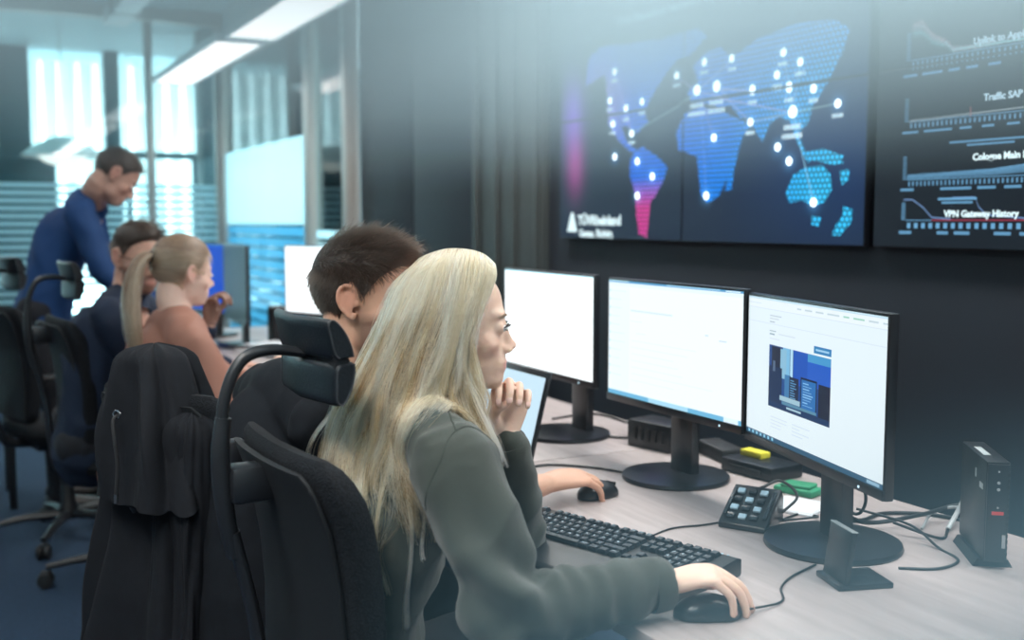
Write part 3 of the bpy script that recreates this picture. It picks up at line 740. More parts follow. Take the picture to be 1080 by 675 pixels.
# ---------------------------------------------------------------- desk phone
ph = thing('desk_phone', 'black desk phone with tilted keypad left of the front monitor foot', 'phone', (1.425, 1.655, .74), R(-38))
ph.rotation_euler = (0, 0, math.atan2(.50, .86))       # its near edge faces the photographer
MB().prism([(-.055, 0), (.06, 0), (.06, .052), (.045, .070), (-.055, .012)], -.050, .050, 'y', bev=.004).out('housing', m_black2, ph)
sl = math.atan2(.058, .100)
for i in range(4):
    for j in range(3):
        d = -.038 + i * .021
        MB().box((0, 0, 0), (.013, .016, .006), bev=.0015).out('key', m_leg2 if (i + j) % 2 else m_key, ph, (d, -.020 + j * .024, .012 + (d + .055) * .58 + .003), (0, -sl, 0))  # every other key coloured pale blue to paint in a reflection
for j in (-1, 1): MB().box((0, 0, 0), (.08, .008, .006), bev=.002).out('side_key', m_key, ph, (-.005, j * .042, .045), (0, -sl, 0))
MB().tube([(.05, -.05, .02), (.085, -.07, .05), (.095, -.03, .075), (.06, .0, .062)], .003, 8).out('coiled_cord', m_rubber, ph)

# ---------------------------------------------------------------- small computer
pc = thing('mini_computer', 'slim black mini computer standing upright behind the front monitor, red strip', 'computer', (1.6775, 1.302, .74), math.atan2(.79, .61))
MB().box((0, 0, .104), (.179, .040, .182), bev=.003).out('case', m_black, pc)
MB().prism([(-.034, 0), (.034, 0), (.026, .014), (-.026, .014)], -.075, .075, 'x').out('stand', m_black, pc)
m_sil = mat('silver_sticker', (.45, .5, .52), .4, .3); m_red = mat('red_strip', (.55, .05, .05), .4)
MB().box((-.091, 0, .104), (.004, .037, .174), bev=.001).out('front_panel', m_black2, pc)
for k, h in enumerate((.178, .158, .146, .113)):
    if k in (1, 2):
        MB().lathe([(.0018, 0), (.0028, 0), (.0028, .001), (.0018, .001), (.0018, 0)], (-.0935, .0, h), (0, R(-90), 0), 16).out('port_ring', m_sil, pc)
    else: MB().box((-.0935, 0, h), (.001, .003, .003)).out('port', m_sil, pc, smooth=False)
MB().box((-.0935, .0, .103), (.001, .020, .006)).out('red_badge', m_red, pc, smooth=False)
MB().box((-.0935, -.012, .052), (.001, .006, .024)).out('sticker', m_sil, pc, smooth=False)
MB().box((-.06, .0207, .145), (.022, .001, .010)).out('sticker', m_sil, pc, smooth=False)
MB().box((-.02, .0207, .160), (.006, .001, .016)).out('sticker', m_sil, pc, smooth=False)
MB().box((.0, .006, .1955), (.07, .012, .0012)).out('label_plate', m_sil, pc, smooth=False)
for k in range(14): MB().box((-.0935, -.0165, .03 + k * .011), (.001, .004, .006)).out('vent_slot', m_rubber, pc, smooth=False)
pc2 = thing('mini_computer', 'second black computer case cut by the right edge of the picture', 'computer', (1.90, 1.245, .60), 0)
MB().box((0, 0, .16), (.05, .20, .28), bev=.004).out('case', m_black, pc2)
MB().box((0, 0, .01), (.08, .16, .02), bev=.004).out('stand', m_black, pc2)

# ---------------------------------------------------------------- L shaped holder before the front monitor
hd = thing('tablet_stand', 'black L shaped stand with a bright upper edge before the round foot', 'stand', (1.352, 1.300, .74), math.atan2(-.30, .95) )
MB().box((0, 0, .005), (.10, .085, .010), bev=.002).out('foot', m_black2, hd)
MB().box((-.028, .0, .052), (.010, .078, .092), (0, R(8), 0), bev=.002).out('upright', m_black2, hd)
MB().box((-.0215, .0, .0985), (.011, .078, .0015), (0, R(8), 0)).out('edge_trim', m_sil, hd)
# ---------------------------------------------------------------- boxes, plug strips and small things behind the monitors
def lump(name, label, cat, pos, size, m, rz=0, bev=.006, extra=None, z0=.74):
    t = thing(name, label, cat, (pos[0], pos[1], z0), rz)
    MB().box((0, 0, size[2] / 2), size, bev=bev).out('body', m, t)
    if extra: extra(t)
    return t
def slots(t, n=5, w=.05, h=.04):
    for k in range(n): MB().box((-.052, -.05 + k * .025, h), (.004, .012, h * .8), bev=.001).out('grille_slot', m_rubber, t)
lump('docking_station', 'black docking box among cables left of the middle monitor foot', 'dock', (1.70, 2.35), (.10, .16, .075), m_black, .2, extra=slots)
lump('power_adapter', 'black power brick lying behind the middle monitor', 'adapter', (1.77, 2.18), (.07, .15, .035), m_rubber, -.2, extra=lambda t: MB().box((0, .08, .018), (.02, .02, .015), bev=.003).out('plug', m_black, t))
lump('docking_station', 'flat black docking box right of the middle monitor foot', 'dock', (1.74, 1.985), (.11, .17, .035), m_black, .1, extra=lambda t: MB().box((-.057, 0, .018), (.004, .10, .01), bev=.001).out('port_row', m_rubber, t))
m_yel = mat('yellow_plastic', (.80, .72, .06), .5, nscale=30, namt=.05); m_grn = mat('green_card', (.03, .26, .13), .5, nscale=30, namt=.08)
lump('note_block', 'small yellow block on the black box behind the browser monitor', 'note block', (1.750, 2.02), (.035, .07, .014), m_yel, .1, .002, lambda t: MB().box((0, 0, .0145), (.033, .068, .001)).out('top_sheet', m_yel, t, smooth=False), .775)
lump('cleaning_cloth', 'green folded cloth under the browser monitor', 'cloth', (1.69, 1.80), (.06, .10, .016), m_grn, .3, .006, lambda t: MB().box((.0, .0, .019), (.05, .07, .008), (0, 0, .15), bev=.003).out('fold', m_grn, t))
lump('paper_sheet', 'white paper block behind the desk phone', 'paper', (1.60, 1.705), (.12, .11, .006), m_paper, .4, .001, lambda t: MB().box((.0, .0, .0065), (.11, .10, .001), (0, 0, .05)).out('top_sheet', m_paper, t, smooth=False))
# ---------------------------------------------------------------- cables
m_cable = mat('black_cable', (0.008, 0.009, 0.011), 0.45); m_wcable = mat('pale_cable', (.40, .44, .46), .45)
def cable(label, P, r=.003, m=None, plug=True):
    o = MB().tube([(x, y, z + r) for x, y, z in P], r, 8, 8).out('cable', m or m_cable)
    tag(o, label, 'cable')
    return o
T = .7405
cable('black cable of the man\'s mouse, snaking from the laptop to the middle monitor foot',
      [(1.21, 2.27, T), (1.31, 2.30, T), (1.40, 2.22, T), (1.44, 2.14, T), (1.46, 2.08, T), (1.50, 2.11, T + .002)], .0032)
cable('thin black keyboard cable running to the desk phone', [(1.115, 1.655, T + .02), (1.17, 1.67, T), (1.26, 1.70, T), (1.33, 1.69, T), (1.385, 1.69, T)], .0020)
cable('thin black mouse cable curving up behind the woman\'s hand', [(1.080, 1.262, T + .008), (1.17, 1.28, T), (1.215, 1.33, T), (1.27, 1.365, T), (1.355, 1.395, T)], .0020)
cable('black cable looping on the desk in front of the mini computer', [(1.56, 1.50, T + .05), (1.62, 1.42, T + .03), (1.63, 1.36, T), (1.60, 1.29, T), (1.53, 1.275, T), (1.47, 1.31, T)], .0026)
cable('thick black cable from the front monitor to the back of the mini computer', [(1.50, 1.50, T + .06), (1.60, 1.51, T + .012), (1.72, 1.48, T + .02), (1.80, 1.47, T + .03), (1.83, 1.40, T + .05)], .0045)
cable('black cable lying behind the front monitor towards the desk edge', [(1.55, 1.58, T), (1.64, 1.56, T), (1.72, 1.575, T), (1.80, 1.52, T), (1.83, 1.42, T)], .004)
cable('black cable dipping between front monitor and mini computer', [(1.63, 1.47, T + .02), (1.68, 1.40, T), (1.74, 1.43, T), (1.80, 1.46, T + .02)], .003)
cable('pale cable rising behind the mini computer', [(1.74, 1.43, T), (1.78, 1.44, T + .03), (1.80, 1.425, T + .09), (1.815, 1.415, T + .13), (1.80, 1.38, T + .15), (1.76, 1.37, T + .14)], .005, m_wcable)
cable('pale cable loop on the desk beside the mini computer', [(1.70, 1.46, T), (1.77, 1.49, T + .02), (1.80, 1.44, T + .035), (1.79, 1.38, T + .02)], .003, m_wcable)
cable('black cable bundle at the foot of the blank white monitor', [(1.60, 2.60, T), (1.66, 2.50, T), (1.73, 2.45, T), (1.76, 2.36, T), (1.72, 2.25, T), (1.64, 2.17, T)], .004)
cable('black cable arcing behind the middle monitor foot', [(1.58, 2.74, T + .02), (1.68, 2.66, T + .04), (1.72, 2.52, T + .03), (1.70, 2.43, T + .05)], .004)
cable('black cable running behind the desk phone', [(1.50, 1.72, T), (1.56, 1.78, T), (1.60, 1.85, T), (1.70, 1.90, T), (1.72, 1.98, T)], .0028)
cable('black cable tangle between phone and front monitor foot', [(1.47, 1.68, T + .01), (1.53, 1.70, T), (1.58, 1.63, T), (1.53, 1.60, T + .01), (1.50, 1.64, T), (1.56, 1.66, T)], .0026)
cable('black cable hanging from the front monitor neck', [(1.49, 1.46, T + .16), (1.51, 1.43, T + .10), (1.53, 1.47, T + .05), (1.50, 1.51, T + .08)], .0032)
# ================================================================ office chairs
m_mesh = bpy.data.materials.new('black_chair_mesh'); m_mesh.use_nodes = True
_nt = m_mesh.node_tree; _b = _nt.nodes['Principled BSDF']; _b.inputs['Roughness'].default_value = .8; _b.inputs['Specular IOR Level'].default_value = .25
_tc = _nt.nodes.new('ShaderNodeTexCoord'); _v = _nt.nodes.new('ShaderNodeTexVoronoi'); _v.inputs['Scale'].default_value = 330
_cr = _nt.nodes.new('ShaderNodeValToRGB'); _cr.color_ramp.elements[0].color = (.015, .019, .026, 1); _cr.color_ramp.elements[1].color = (.004, .005, .007, 1)
_cr.color_ramp.elements[0].position = .1; _cr.color_ramp.elements[1].position = .6
_nt.links.new(_tc.outputs['Object'], _v.inputs['Vector']); _nt.links.new(_v.outputs['Distance'], _cr.inputs[0]); _nt.links.new(_cr.outputs[0], _b.inputs['Base Color'])
_bp = _nt.nodes.new('ShaderNodeBump'); _bp.inputs['Distance'].default_value = .001; _bp.invert = True
_nt.links.new(_v.outputs['Distance'], _bp.inputs['Height']); _nt.links.new(_bp.outputs['Normal'], _b.inputs['Normal'])
m_back = mat('smooth_black_backrest', (0.004, 0.006, 0.009), 0.68, bump=.3, bscale=500)
m_leather = mat('black_leather', (0.006, 0.009, 0.013), 0.40, nscale=60, namt=.2, bump=.35, bscale=260)
m_arm = mat('black_arm_metal', (0.014, 0.016, 0.020), 0.40)
m_armg = mat('dark_grey_arm', (0.030, 0.034, 0.040), 0.45)
m_chrome = mat('dark_chrome', (.25, .27, .3), .25, .9)
def slab_ring(w, t, z, bow, x0, n=44, e=5.0):
    P = []
    for k in range(n):
        a = 2 * PI * k / n; c, s_ = math.cos(a), math.sin(a)
        y = w / 2 * abs(s_) ** (2 / e) * (1 if s_ > 0 else -1); x = t / 2 * abs(c) ** (2 / e) * (1 if c > 0 else -1)
        P.append(Vector((x0 + x + bow * (2 * y / .44) ** 2, y, z)))
    return P
def chair(label, loc, rz, head=True):
    t = thing('office_chair', label, 'chair', (*loc, 0), rz, 'black office chairs with headrests')
    # five-spoke base with castors
    for k in range(5):
        a = k * 2 * PI / 5 + .3
        b = MB(); b.tube([(.03, 0, .105), (.17, 0, .10), (.31, 0, .078)], [(.024, .020), (.018, .016), (.013, .011)], 10, 4, up=(0, 0, 1))
        lg = b.out('base_leg', m_arm, t, (0, 0, 0), (0, 0, a))
        c = MB()
        for s_ in (-1, 1): c.lathe([(.001, -.010), (.026, -.010), (.029, -.006), (.029, .006), (.026, .010), (.001, .010)], (.315, s_ * .014, .0295), (R(90), 0, 0), 20)
        c.box((.312, 0, .052), (.04, .030, .022), bev=.006); c.out('castor', m_rubber, lg)
    MB().lathe([(.001, .085), (.040, .085), (.042, .13), (.030, .15), (.026, .30), (.018, .30), (.018, .42), (.001, .42)]).out('gas_column', m_arm, t)
    MB().box((-.02, 0, .425), (.24, .16, .045), bev=.012).out('tilt_mechanism', m_arm, t)
    MB().tube([(.0, .06, .43), (.02, .24, .43), (.03, .28, .432)], [.006, .006, .010], 8, 3).out('height_lever', m_armg, t)
    rings = []
    for f, (w, d) in zip((0, .25, .6, .85, 1), ((.40, .40), (.48, .47), (.50, .49), (.485, .475), (.43, .42))):
        z = .448 + .075 * f
        rings.append([Vector((.03 + d / 2 * (abs(math.cos(a)) ** .45) * (1 if math.cos(a) > 0 else -1), w / 2 * (abs(math.sin(a)) ** .45) * (1 if math.sin(a) > 0 else -1), z - (.02 * max(0, math.cos(a)) * f))) for a in [k * 2 * PI / 48 for k in range(48)]])
    MB().ring_loft(rings).out('seat', m_mesh, t)
    # backrest: dished slab with a lumbar curve
    rings = []
    for f in [0, .015, .05, .12, .22, .34, .46, .58, .70, .80, .88, .94, .975, 1.0]:
        z = .54 + .475 * f
        w = .385 + .055 * math.sin(min(1, f * 1.25) * PI / 2); ed = min(1, (1 - f) / .10, f / .06 + .1)
        w *= (.82 + .18 * math.sqrt(max(0, ed))) ; th = .062 * (.25 + .75 * math.sqrt(max(0, ed)))
        x = -.205 - .035 * f + .022 * math.sin(f * PI) - (.0 if f < .8 else (f - .8) * .06)
        rings.append(slab_ring(w, th, z, .022, x))
    bk = MB().ring_loft(rings).out('backrest', m_mesh, t)
    rings = []
    for f in [0, .03, .2, .4, .6, .8, .92, .97, 1.0]:
        z = .56 + .435 * f; ed = min(1, (1 - f) / .10)
        x = -.236 - .035 * f + .022 * math.sin(f * PI) - (.0 if f < .8 else (f - .8) * .05)
        rings.append(slab_ring(.375 * (.85 + .15 * math.sqrt(max(0, ed))), .012, z, .022, x))
    MB().ring_loft(rings).out('back_shell', m_back, bk)
    # spine, sleeve, bracket
    MB().tube([(-.10, 0, .43), (-.24, 0, .45), (-.275, 0, .56), (-.290, 0, .72), (-.324, 0, .88)], [(.03, .018), (.03, .018), (.026, .014), (.020, .011), (.014, .011)], 14, 5, up=(1, 0, 0)).out('spine', m_arm, t)
    if not head: return chair_arms(t)
    MB().tube([(-.322, 0, .84), (-.335, 0, .92), (-.340, 0, 1.0), (-.334, 0, 1.06)], [.012, .0145, .0145, .012], 18, 5).out('bracket_sleeve', m_arm, t)
    MB().tube([(-.336, 0, 1.04), (-.333, 0, 1.08), (-.318, 0, 1.125), (-.295, 0, 1.152), (-.255, 0, 1.160), (-.205, 0, 1.152)], [.0095, .0095, .0095, .0095, (.014, .009), (.020, .008)], 16, 6).out('headrest_bracket', m_arm, t)
    MB().box((-.292, 0, .955), (.075, .05, .06), bev=.012).out('bracket_mount', m_arm, t)
    kb = MB().box((-.268, .165, .965), (.03, .035, .05), bev=.006).out('adjuster', m_arm, t)
    MB().box((-.283, .165, .978), (.006, .028, .012), bev=.002).out('adjuster_slot', m_chrome, kb)
    # headrest: two leather pads on a curved core
    L = .25; pads = []
    def pad(sgn):
        P = [(-.008, .004 * sgn), (-.014, .012 * sgn), (-.018, .040 * sgn), (-.020, .058 * sgn), (-.016, .0655 * sgn), (-.008, .0645 * sgn), (.006, .044 * sgn), (.014, .020 * sgn), (.016, .003 * sgn)]
        return P if sgn > 0 else P[::-1]
    hr = None
    for sgn in (1, -1):
        b = MB(); rings = []
        for y in (-L / 2, -L / 2 + .004, -L / 2 + .012, 0, L / 2 - .012, L / 2 - .004, L / 2):
            k = .90 if abs(y) > L / 2 - .002 else (.97 if abs(y) > L / 2 - .006 else 1)
            bowx = -.016 * (1 - (2 * y / L) ** 2)
            mid = .033 * sgn
            rings.append([Vector((x * k + bowx, y, mid + (z - mid) * k)) for x, z in [(q.x, q.y) for q in catmull([Vector((a, c, 0)) for a, c in pad(sgn)], 3)]])
        b.ring_loft(rings)
        o = b.out('headrest_pad', m_leather, t, (-.185, 0, 1.150), (0, R(-6), 0))
        for y in (-L / 2, L / 2):
            pc_ = [Vector((x * .93, y, .033 * sgn + (z - .033 * sgn) * .93)) for x, z in pad(sgn)]
            MB().tube(pc_, .0016, 6, 4).out('piping', m_armg, o)
    MB().prism([(-.014, -.012), (-.010, .0), (-.014, .012), (.0, .02), (.013, .0), (.0, -.02)], -L / 2 + .006, L / 2 - .006).out('headrest_core', m_back, t, (-.187, 0, 1.150), (0, R(-6), 0))
    return chair_arms(t)
def chair_arms(t):
    for s_ in (-1, 1):
        MB().tube([(-.02, s_ * .12, .43), (-.06, s_ * .22, .40), (-.12, s_ * .262, .43), (-.145, s_ * .272, .52), (-.12, s_ * .272, .60), (-.04, s_ * .27, .645)], [(.016, .010)] * 6, 12, 6, up=(0, s_, 0.01)).out('arm_loop', m_armg, t)
        MB().box((.02, s_ * .27, .660), (.25, .075, .024), bev=.010, seg=3).out('arm_pad', m_rubber, t)
    return t
CH_W = chair('black headrest chair under the blond woman, nearest the camera', (.690, 1.640), R(3))
CH_M = chair('black chair with a dark jacket thrown over its back', (.585, 2.365), R(24), False)
CH_B = chair('black headrest chair at the left behind the jacket, below the standing man', (.565, 4.14), R(6))
CH_C = chair('black headrest chair at far left edge, mostly behind another chair', (.40, 4.86), R(14))
# ---------------------------------------------------------------- the jacket on the man's chair (local to the chair back)
m_jacket = mat('black_sweat_cloth', (0.0065, 0.008, 0.012), 0.85, nscale=40, namt=.25, bump=.4, bscale=600, spec=.3)
m_thread = mat('black_drawstring', (0.012, 0.013, 0.016), .7)
jk = thing('hooded_jacket', 'black hooded jacket with a metal eyelet and drawstring, hung over a chair back', 'jacket', (.585, 2.365, 0), R(24))
def jacket_layer(top, bottom, w0, w1, t0, t1, xoff, yoff=0, seed=1, nf=9, amp=.016, rows=46, n=120, lean=0.0, asym=.0):
    rings = []
    for i in range(rows):
        f = i / (rows - 1); z = top + (bottom - top) * f
        g = math.sqrt(max(0, 1 - (1 - min(1, f / .10)) ** 2)) if f < .10 else 1
        w = (w0 + (w1 - w0) * f ** .8) * (.12 + .88 * g); th = (t0 + (t1 - t0) * f) * (.15 + .85 * g)
        row = []
        for k in range(n):
            a = 2 * PI * k / n; c, s_ = math.cos(a), math.sin(a)
            e = 3.0
            y = w / 2 * abs(s_) ** (2 / e) * (1 if s_ > 0 else -1); x = th / 2 * abs(c) ** (2 / e) * (1 if c > 0 else -1)
            fold = math.sin(a * nf + seed + 2.2 * f + .8 * math.sin(a * 2 + seed)) * amp * min(1, f * 1.6 + .05) * (.5 + .5 * f)
            fold += noise.noise(Vector((c * 1.8, s_ * 1.8, z * 3 + seed))) * .030 * min(1, f * 2 + .15)
            fold += noise.noise(Vector((c * 5, s_ * 5, z * 7 + seed))) * .009
            row.append(Vector((xoff + x + c * fold + lean * f, yoff + y + s_ * fold * 1.0 + asym * f, z + .012 * noise.noise(Vector((c * 3, s_ * 3, seed))) * (1 if f > .9 else .4))))
        rings.append(row)
    return rings
MB().ring_loft(jacket_layer(1.085, .42, .17, .42, .12, .20, -.245, 0, 1.3, 8, .026)).out('jacket_body', m_jacket, jk, angle=80)
hd_ = MB().ring_loft(jacket_layer(1.112, .80, .10, .27, .13, .20, -.262, -.030, 4.1, 6, .022, rows=34, asym=-.03)).out('hood', m_jacket, jk, angle=80)
for (sy, sd, bt) in ((-.150, 2.7, .52),):
    MB().ring_loft(jacket_layer(.985, bt, .11, .125, .10, .11, -.262, sy, sd, 4, .011, rows=40, lean=-.02)).out('sleeve', m_jacket, jk, angle=80)
# eyelet and string, on the camera side of the hood
eb = MB(); 
ring_pts = [(0, .0075 * math.cos(a), .0075 * math.sin(a)) for a in [k * 2 * PI / 24 for k in range(25)]]
eb.tube(ring_pts, .0022, 8, 1, cap=False); ey = eb.out('eyelet', m_chrome, jk, (-.372, -.062, .985), (0, 0, R(20)))
MB().tube([(-.366, -.062, .985), (-.380, -.062, .975), (-.384, -.070, .94), (-.382, -.075, .89), (-.386, -.073, .83)], .0036, 8, 5).out('drawstring', m_thread, jk)
MB().tube([(-.386, -.073, .832), (-.387, -.073, .815)], [.0045, .004], 10, 2).out('string_tip', m_chrome, jk)
# ================================================================ people
def ell_sdf(p, c, r):
    q = p - np.array(c); r = np.array(r)
    k0 = np.linalg.norm(q / r, axis=-1); k1 = np.linalg.norm(q / (r * r), axis=-1)
    return k0 * (k0 - 1.0) / np.maximum(k1, 1e-6)
def cap_sdf(p, a, b, ra, rb):
    a, b = np.array(a, float), np.array(b, float); ba = b - a
    t = np.clip(((p - a) @ ba) / (ba @ ba), 0, 1)
    return np.linalg.norm(p - a - t[..., None] * ba, axis=-1) - (ra + (rb - ra) * t)
def smin(a, b, k):
    h = np.clip(.5 + .5 * (b - a) / k, 0, 1); return b * (1 - h) + a * h - k * h * (1 - h)
def smax(a, b, k): return -smin(-a, -b, k)
def head_sdf(p, fem=False, nose=1.0):
    q = np.stack([p[..., 0], np.abs(p[..., 1]), p[..., 2]], -1)
    d = ell_sdf(q, (-.014, 0, .034), (.098, .076, .084))
    d = smin(d, ell_sdf(q, (.020, 0, -.030), (.066, .056 if fem else .060, .082)), .025)
    d = smin(d, ell_sdf(q, (.060, 0, -.093), (.028, .022 if fem else .028, .020)), .022)
    if not fem: d = smin(d, ell_sdf(q, (.020, .040, -.072), (.035, .014, .020)), .02)
    d = smin(d, ell_sdf(q, (.070, .022, .023), (.017, .026, .010)), .012 if fem else .008)
    d = smin(d, ell_sdf(q, (.052, .041, -.028), (.024, .018, .018)), .015)
    d = smax(d, -ell_sdf(q, (.098, .032, .001), (.017, .018, .0115)), .010)
    n = nose
    d = smin(d, cap_sdf(q, (.085, 0, .004), (.096 + .009 * n, 0, -.030), .0055, .0078), .012)
    d = smin(d, ell_sdf(q, (.099 + .008 * n, 0, -.034), (.0105, .0095, .0085)), .006)
    d = smin(d, ell_sdf(q, (.094, .0105, -.041), (.0095, .0065, .0065)), .005)
    d = smin(d, ell_sdf(q, (.0725, 0, -.066), (.0205, .026, .021)), .012)
    d = smin(d, ell_sdf(q, (.0870, 0, -.0625), (.0065, .021, .0045)), .003)
    d = smin(d, ell_sdf(q, (.0855, 0, -.0735), (.0070, .018, .0055)), .003)
    d = smax(d, -ell_sdf(q, (.0925, 0, -.0678), (.0060, .024, .0013)), .002)
    d = smin(d, ell_sdf(q, (.076, .032, .000), (.0132, .0155, .0122)), .004)      # lids over the eyeballs
    d = smax(d, -ell_sdf(q, (.0920, .0320, -.0005), (.0120, .0135, .0056)), .001)  # the slit between them
    return d
def head_bm(bm, M, fem=False, nose=1.0, nu=112, nv=88, ears=True, s=1.0):
    """adds a head to bm: local frame face +X, left +Y, origin between the eyes' level and the ears"""
    us = np.arange(nu) / nu; az = 2 * PI * us; az = az - .45 * np.sin(az)          # denser in front
    vs = np.linspace(-1, 1, nv + 2)[1:-1]; el = vs * PI / 2
    A, E = np.meshgrid(az, el); D = np.stack([np.cos(A) * np.cos(E), np.sin(A) * np.cos(E), np.sin(E)], -1)
    o = np.array([.0, 0, -.01]); lo = np.full(A.shape, .02); hi = np.full(A.shape, .17)
    # march outwards for the outermost crossing from outside
    r = np.full(A.shape, .17)
    for _ in range(60):
        d = head_sdf(o + D * r[..., None], fem, nose); r = r - d * .7
    P = o + D * r[..., None]
    rows = [[bm.verts.new(M @ (Vector(P[i, j].tolist()) * s)) for j in range(nu)] for i in range(nv)]
    for a, b in zip(rows[:-1], rows[1:]):
        for i in range(nu):
            j = (i + 1) % nu; bm.faces.new((a[i], a[j], b[j], b[i]))
    bm.faces.new(rows[0][::-1]); bm.faces.new(rows[-1])
    if ears:
        for sd in (-1, 1):
            b = MB()
            rim = [(.012, .073, .004), (.004, .081, .024), (-.012, .087, .029), (-.024, .088, .016), (-.024, .086, -.004), (-.014, .081, -.020), (.000, .075, -.031), (.006, .073, -.022)]
            b.tube([(x, y * sd, z) for x, y, z in rim], [.0035, .0042, .0045, .0045, .0042, .0042, .0060, .0045], 8, 5)
            b.ell((-.009, .0775 * sd, .002), (.017, .0045, .025), (0, R(-12), R(14) * sd), 16, 10)
            b.tube([(-.002, .081 * sd, .018), (-.014, .083 * sd, .010), (-.014, .082 * sd, -.008), (-.005, .078 * sd, -.014)], .0030, 6, 4)
            b.ell((.010, .076 * sd, -.006), (.004, .004, .006), (0, 0, 0), 8, 6)
            bmesh.ops.transform(b.bm, matrix=M @ Matrix.Scale(s, 4), verts=b.bm.verts)
            me = bpy.data.meshes.new('t'); b.bm.to_mesh(me); b.bm.free(); bm.from_mesh(me); bpy.data.meshes.remove(me)
    return bm
FINGERS = [  # base x, base y (thumb side +), lengths, radius
    (.088, .030, (.040, .024, .020), .0084), (.092, .010, (.044, .028, .021), .0086), (.087, -.010, (.041, .026, .020), .0081), (.078, -.029, (.032, .019, .018), .0072)]
def hand_mb(mb, M, curls, spread=(4, 1, -3, -8), thumb=((.028, .026, -.006), (.058, .048, -.014), (.082, .058, -.022), (.100, .060, -.028)), left=False, s=1.0, arch=.0, nails=None):
    """right hand, palm down (-Z), fingers +X, thumb +Y; curls: per finger three bends in degrees"""
    F = Matrix.Scale(-1, 4, (0, 1, 0)) if left else Matrix.Identity(4)
    W = M @ F @ Matrix.Scale(s, 4)
    T = lambda p: W @ Vector(p)
    upv = (W.to_3x3() @ Vector((0, 0, 1))).normalized()
    mb.blob([T((-.03, 0, 0)), T((.0, 0, 0)), T((.030, .002, .002)), T((.062, .001, .003 + arch)), T((.086, 0, .002 + arch))],
            [(.024 * s, .018 * s), (.0255 * s, .0175 * s), (.034 * s, .0165 * s), (.040 * s, .0145 * s), (.038 * s, .0115 * s)], 20, 4, upv)
    mb.blob([T((.015, .020, -.006)), T((.045, .030, -.010))], [.014 * s, .0125 * s], 12, 4)        # thumb mound
    for i, (bx, by, L, r) in enumerate(FINGERS):
        p = Vector((bx, by, .001 + arch)); a = 0; pts = [p - Vector((.03, 0, -.001)), p.copy()]; sp = R(spread[i])
        for l, c in zip(L, curls[i]):
            a += R(c); d = Vector((math.cos(a) * math.cos(sp), math.cos(a) * math.sin(sp), -math.sin(a)))
            p = p + d * l; pts.append(p.copy())
        mb.blob([T(q) for q in pts], [r * s * .95, r * s * 1.08, r * s * 1.0, r * s * .92, r * s * .78], 12, 4)
        if nails is not None:
            nrm = Vector((math.sin(a), 0, math.cos(a)))
            c0 = pts[-1] - d * .004 + nrm * (r * .70)
            X = (W.to_3x3() @ d).normalized(); Z = (W.to_3x3() @ nrm).normalized(); Y = Z.cross(X)
            nails.append((T(c0), Matrix((X, Y, Z)).transposed(), r * s))
    th = [T(q) for q in thumb]
    mb.blob(th, [.0125 * s, .0105 * s, .0100 * s, .0080 * s], 12, 4)
    if nails is not None:
        d = (Vector(thumb[3]) - Vector(thumb[2])).normalized(); nrm = Vector((0, .6, .8)); nrm = (nrm - d * nrm.dot(d)).normalized()
        X = (W.to_3x3() @ d).normalized(); Z = (W.to_3x3() @ nrm).normalized()
        nails.append((T(Vector(thumb[3]) - d * .004 + nrm * .0068), Matrix((X, Z.cross(X), Z)).transposed(), .0095 * s))
def fuse(mb, voxel, smooth=3, name='body', deci=None):
    bm = mb.bm if isinstance(mb, MB) else mb
    bmesh.ops.recalc_face_normals(bm, faces=bm.faces)
    me = bpy.data.meshes.new('tmp'); bm.to_mesh(me); bm.free()
    o = bpy.data.objects.new('tmp', me); COL.objects.link(o)
    m = o.modifiers.new('r', 'REMESH'); m.mode = 'VOXEL'; m.voxel_size = voxel; m.use_smooth_shade = True
    if smooth:
        q = o.modifiers.new('s', 'SMOOTH'); q.factor = .5; q.iterations = smooth
    dg = bpy.context.evaluated_depsgraph_get(); dg.update()
    r = bpy.data.meshes.new_from_object(o.evaluated_get(dg)); r.name = name
    bpy.data.objects.remove(o); bpy.data.meshes.remove(me)
    r.polygons.foreach_set('use_smooth', [True] * len(r.polygons))
    return r
def get_co(me):
    a = np.empty(len(me.vertices) * 3, np.float32); me.vertices.foreach_get('co', a); return a.reshape(-1, 3).astype(float)
def get_no(me):
    a = np.empty(len(me.vertices) * 3, np.float32); me.vertices.foreach_get('normal', a); return a.reshape(-1, 3).astype(float)
def set_co(me, a): me.vertices.foreach_set('co', a.astype(np.float32).ravel()); me.update()
def to_local(M, s, P):
    Mi = np.array(M.inverted()); return (P @ Mi[:3, :3].T + Mi[:3, 3]) / s
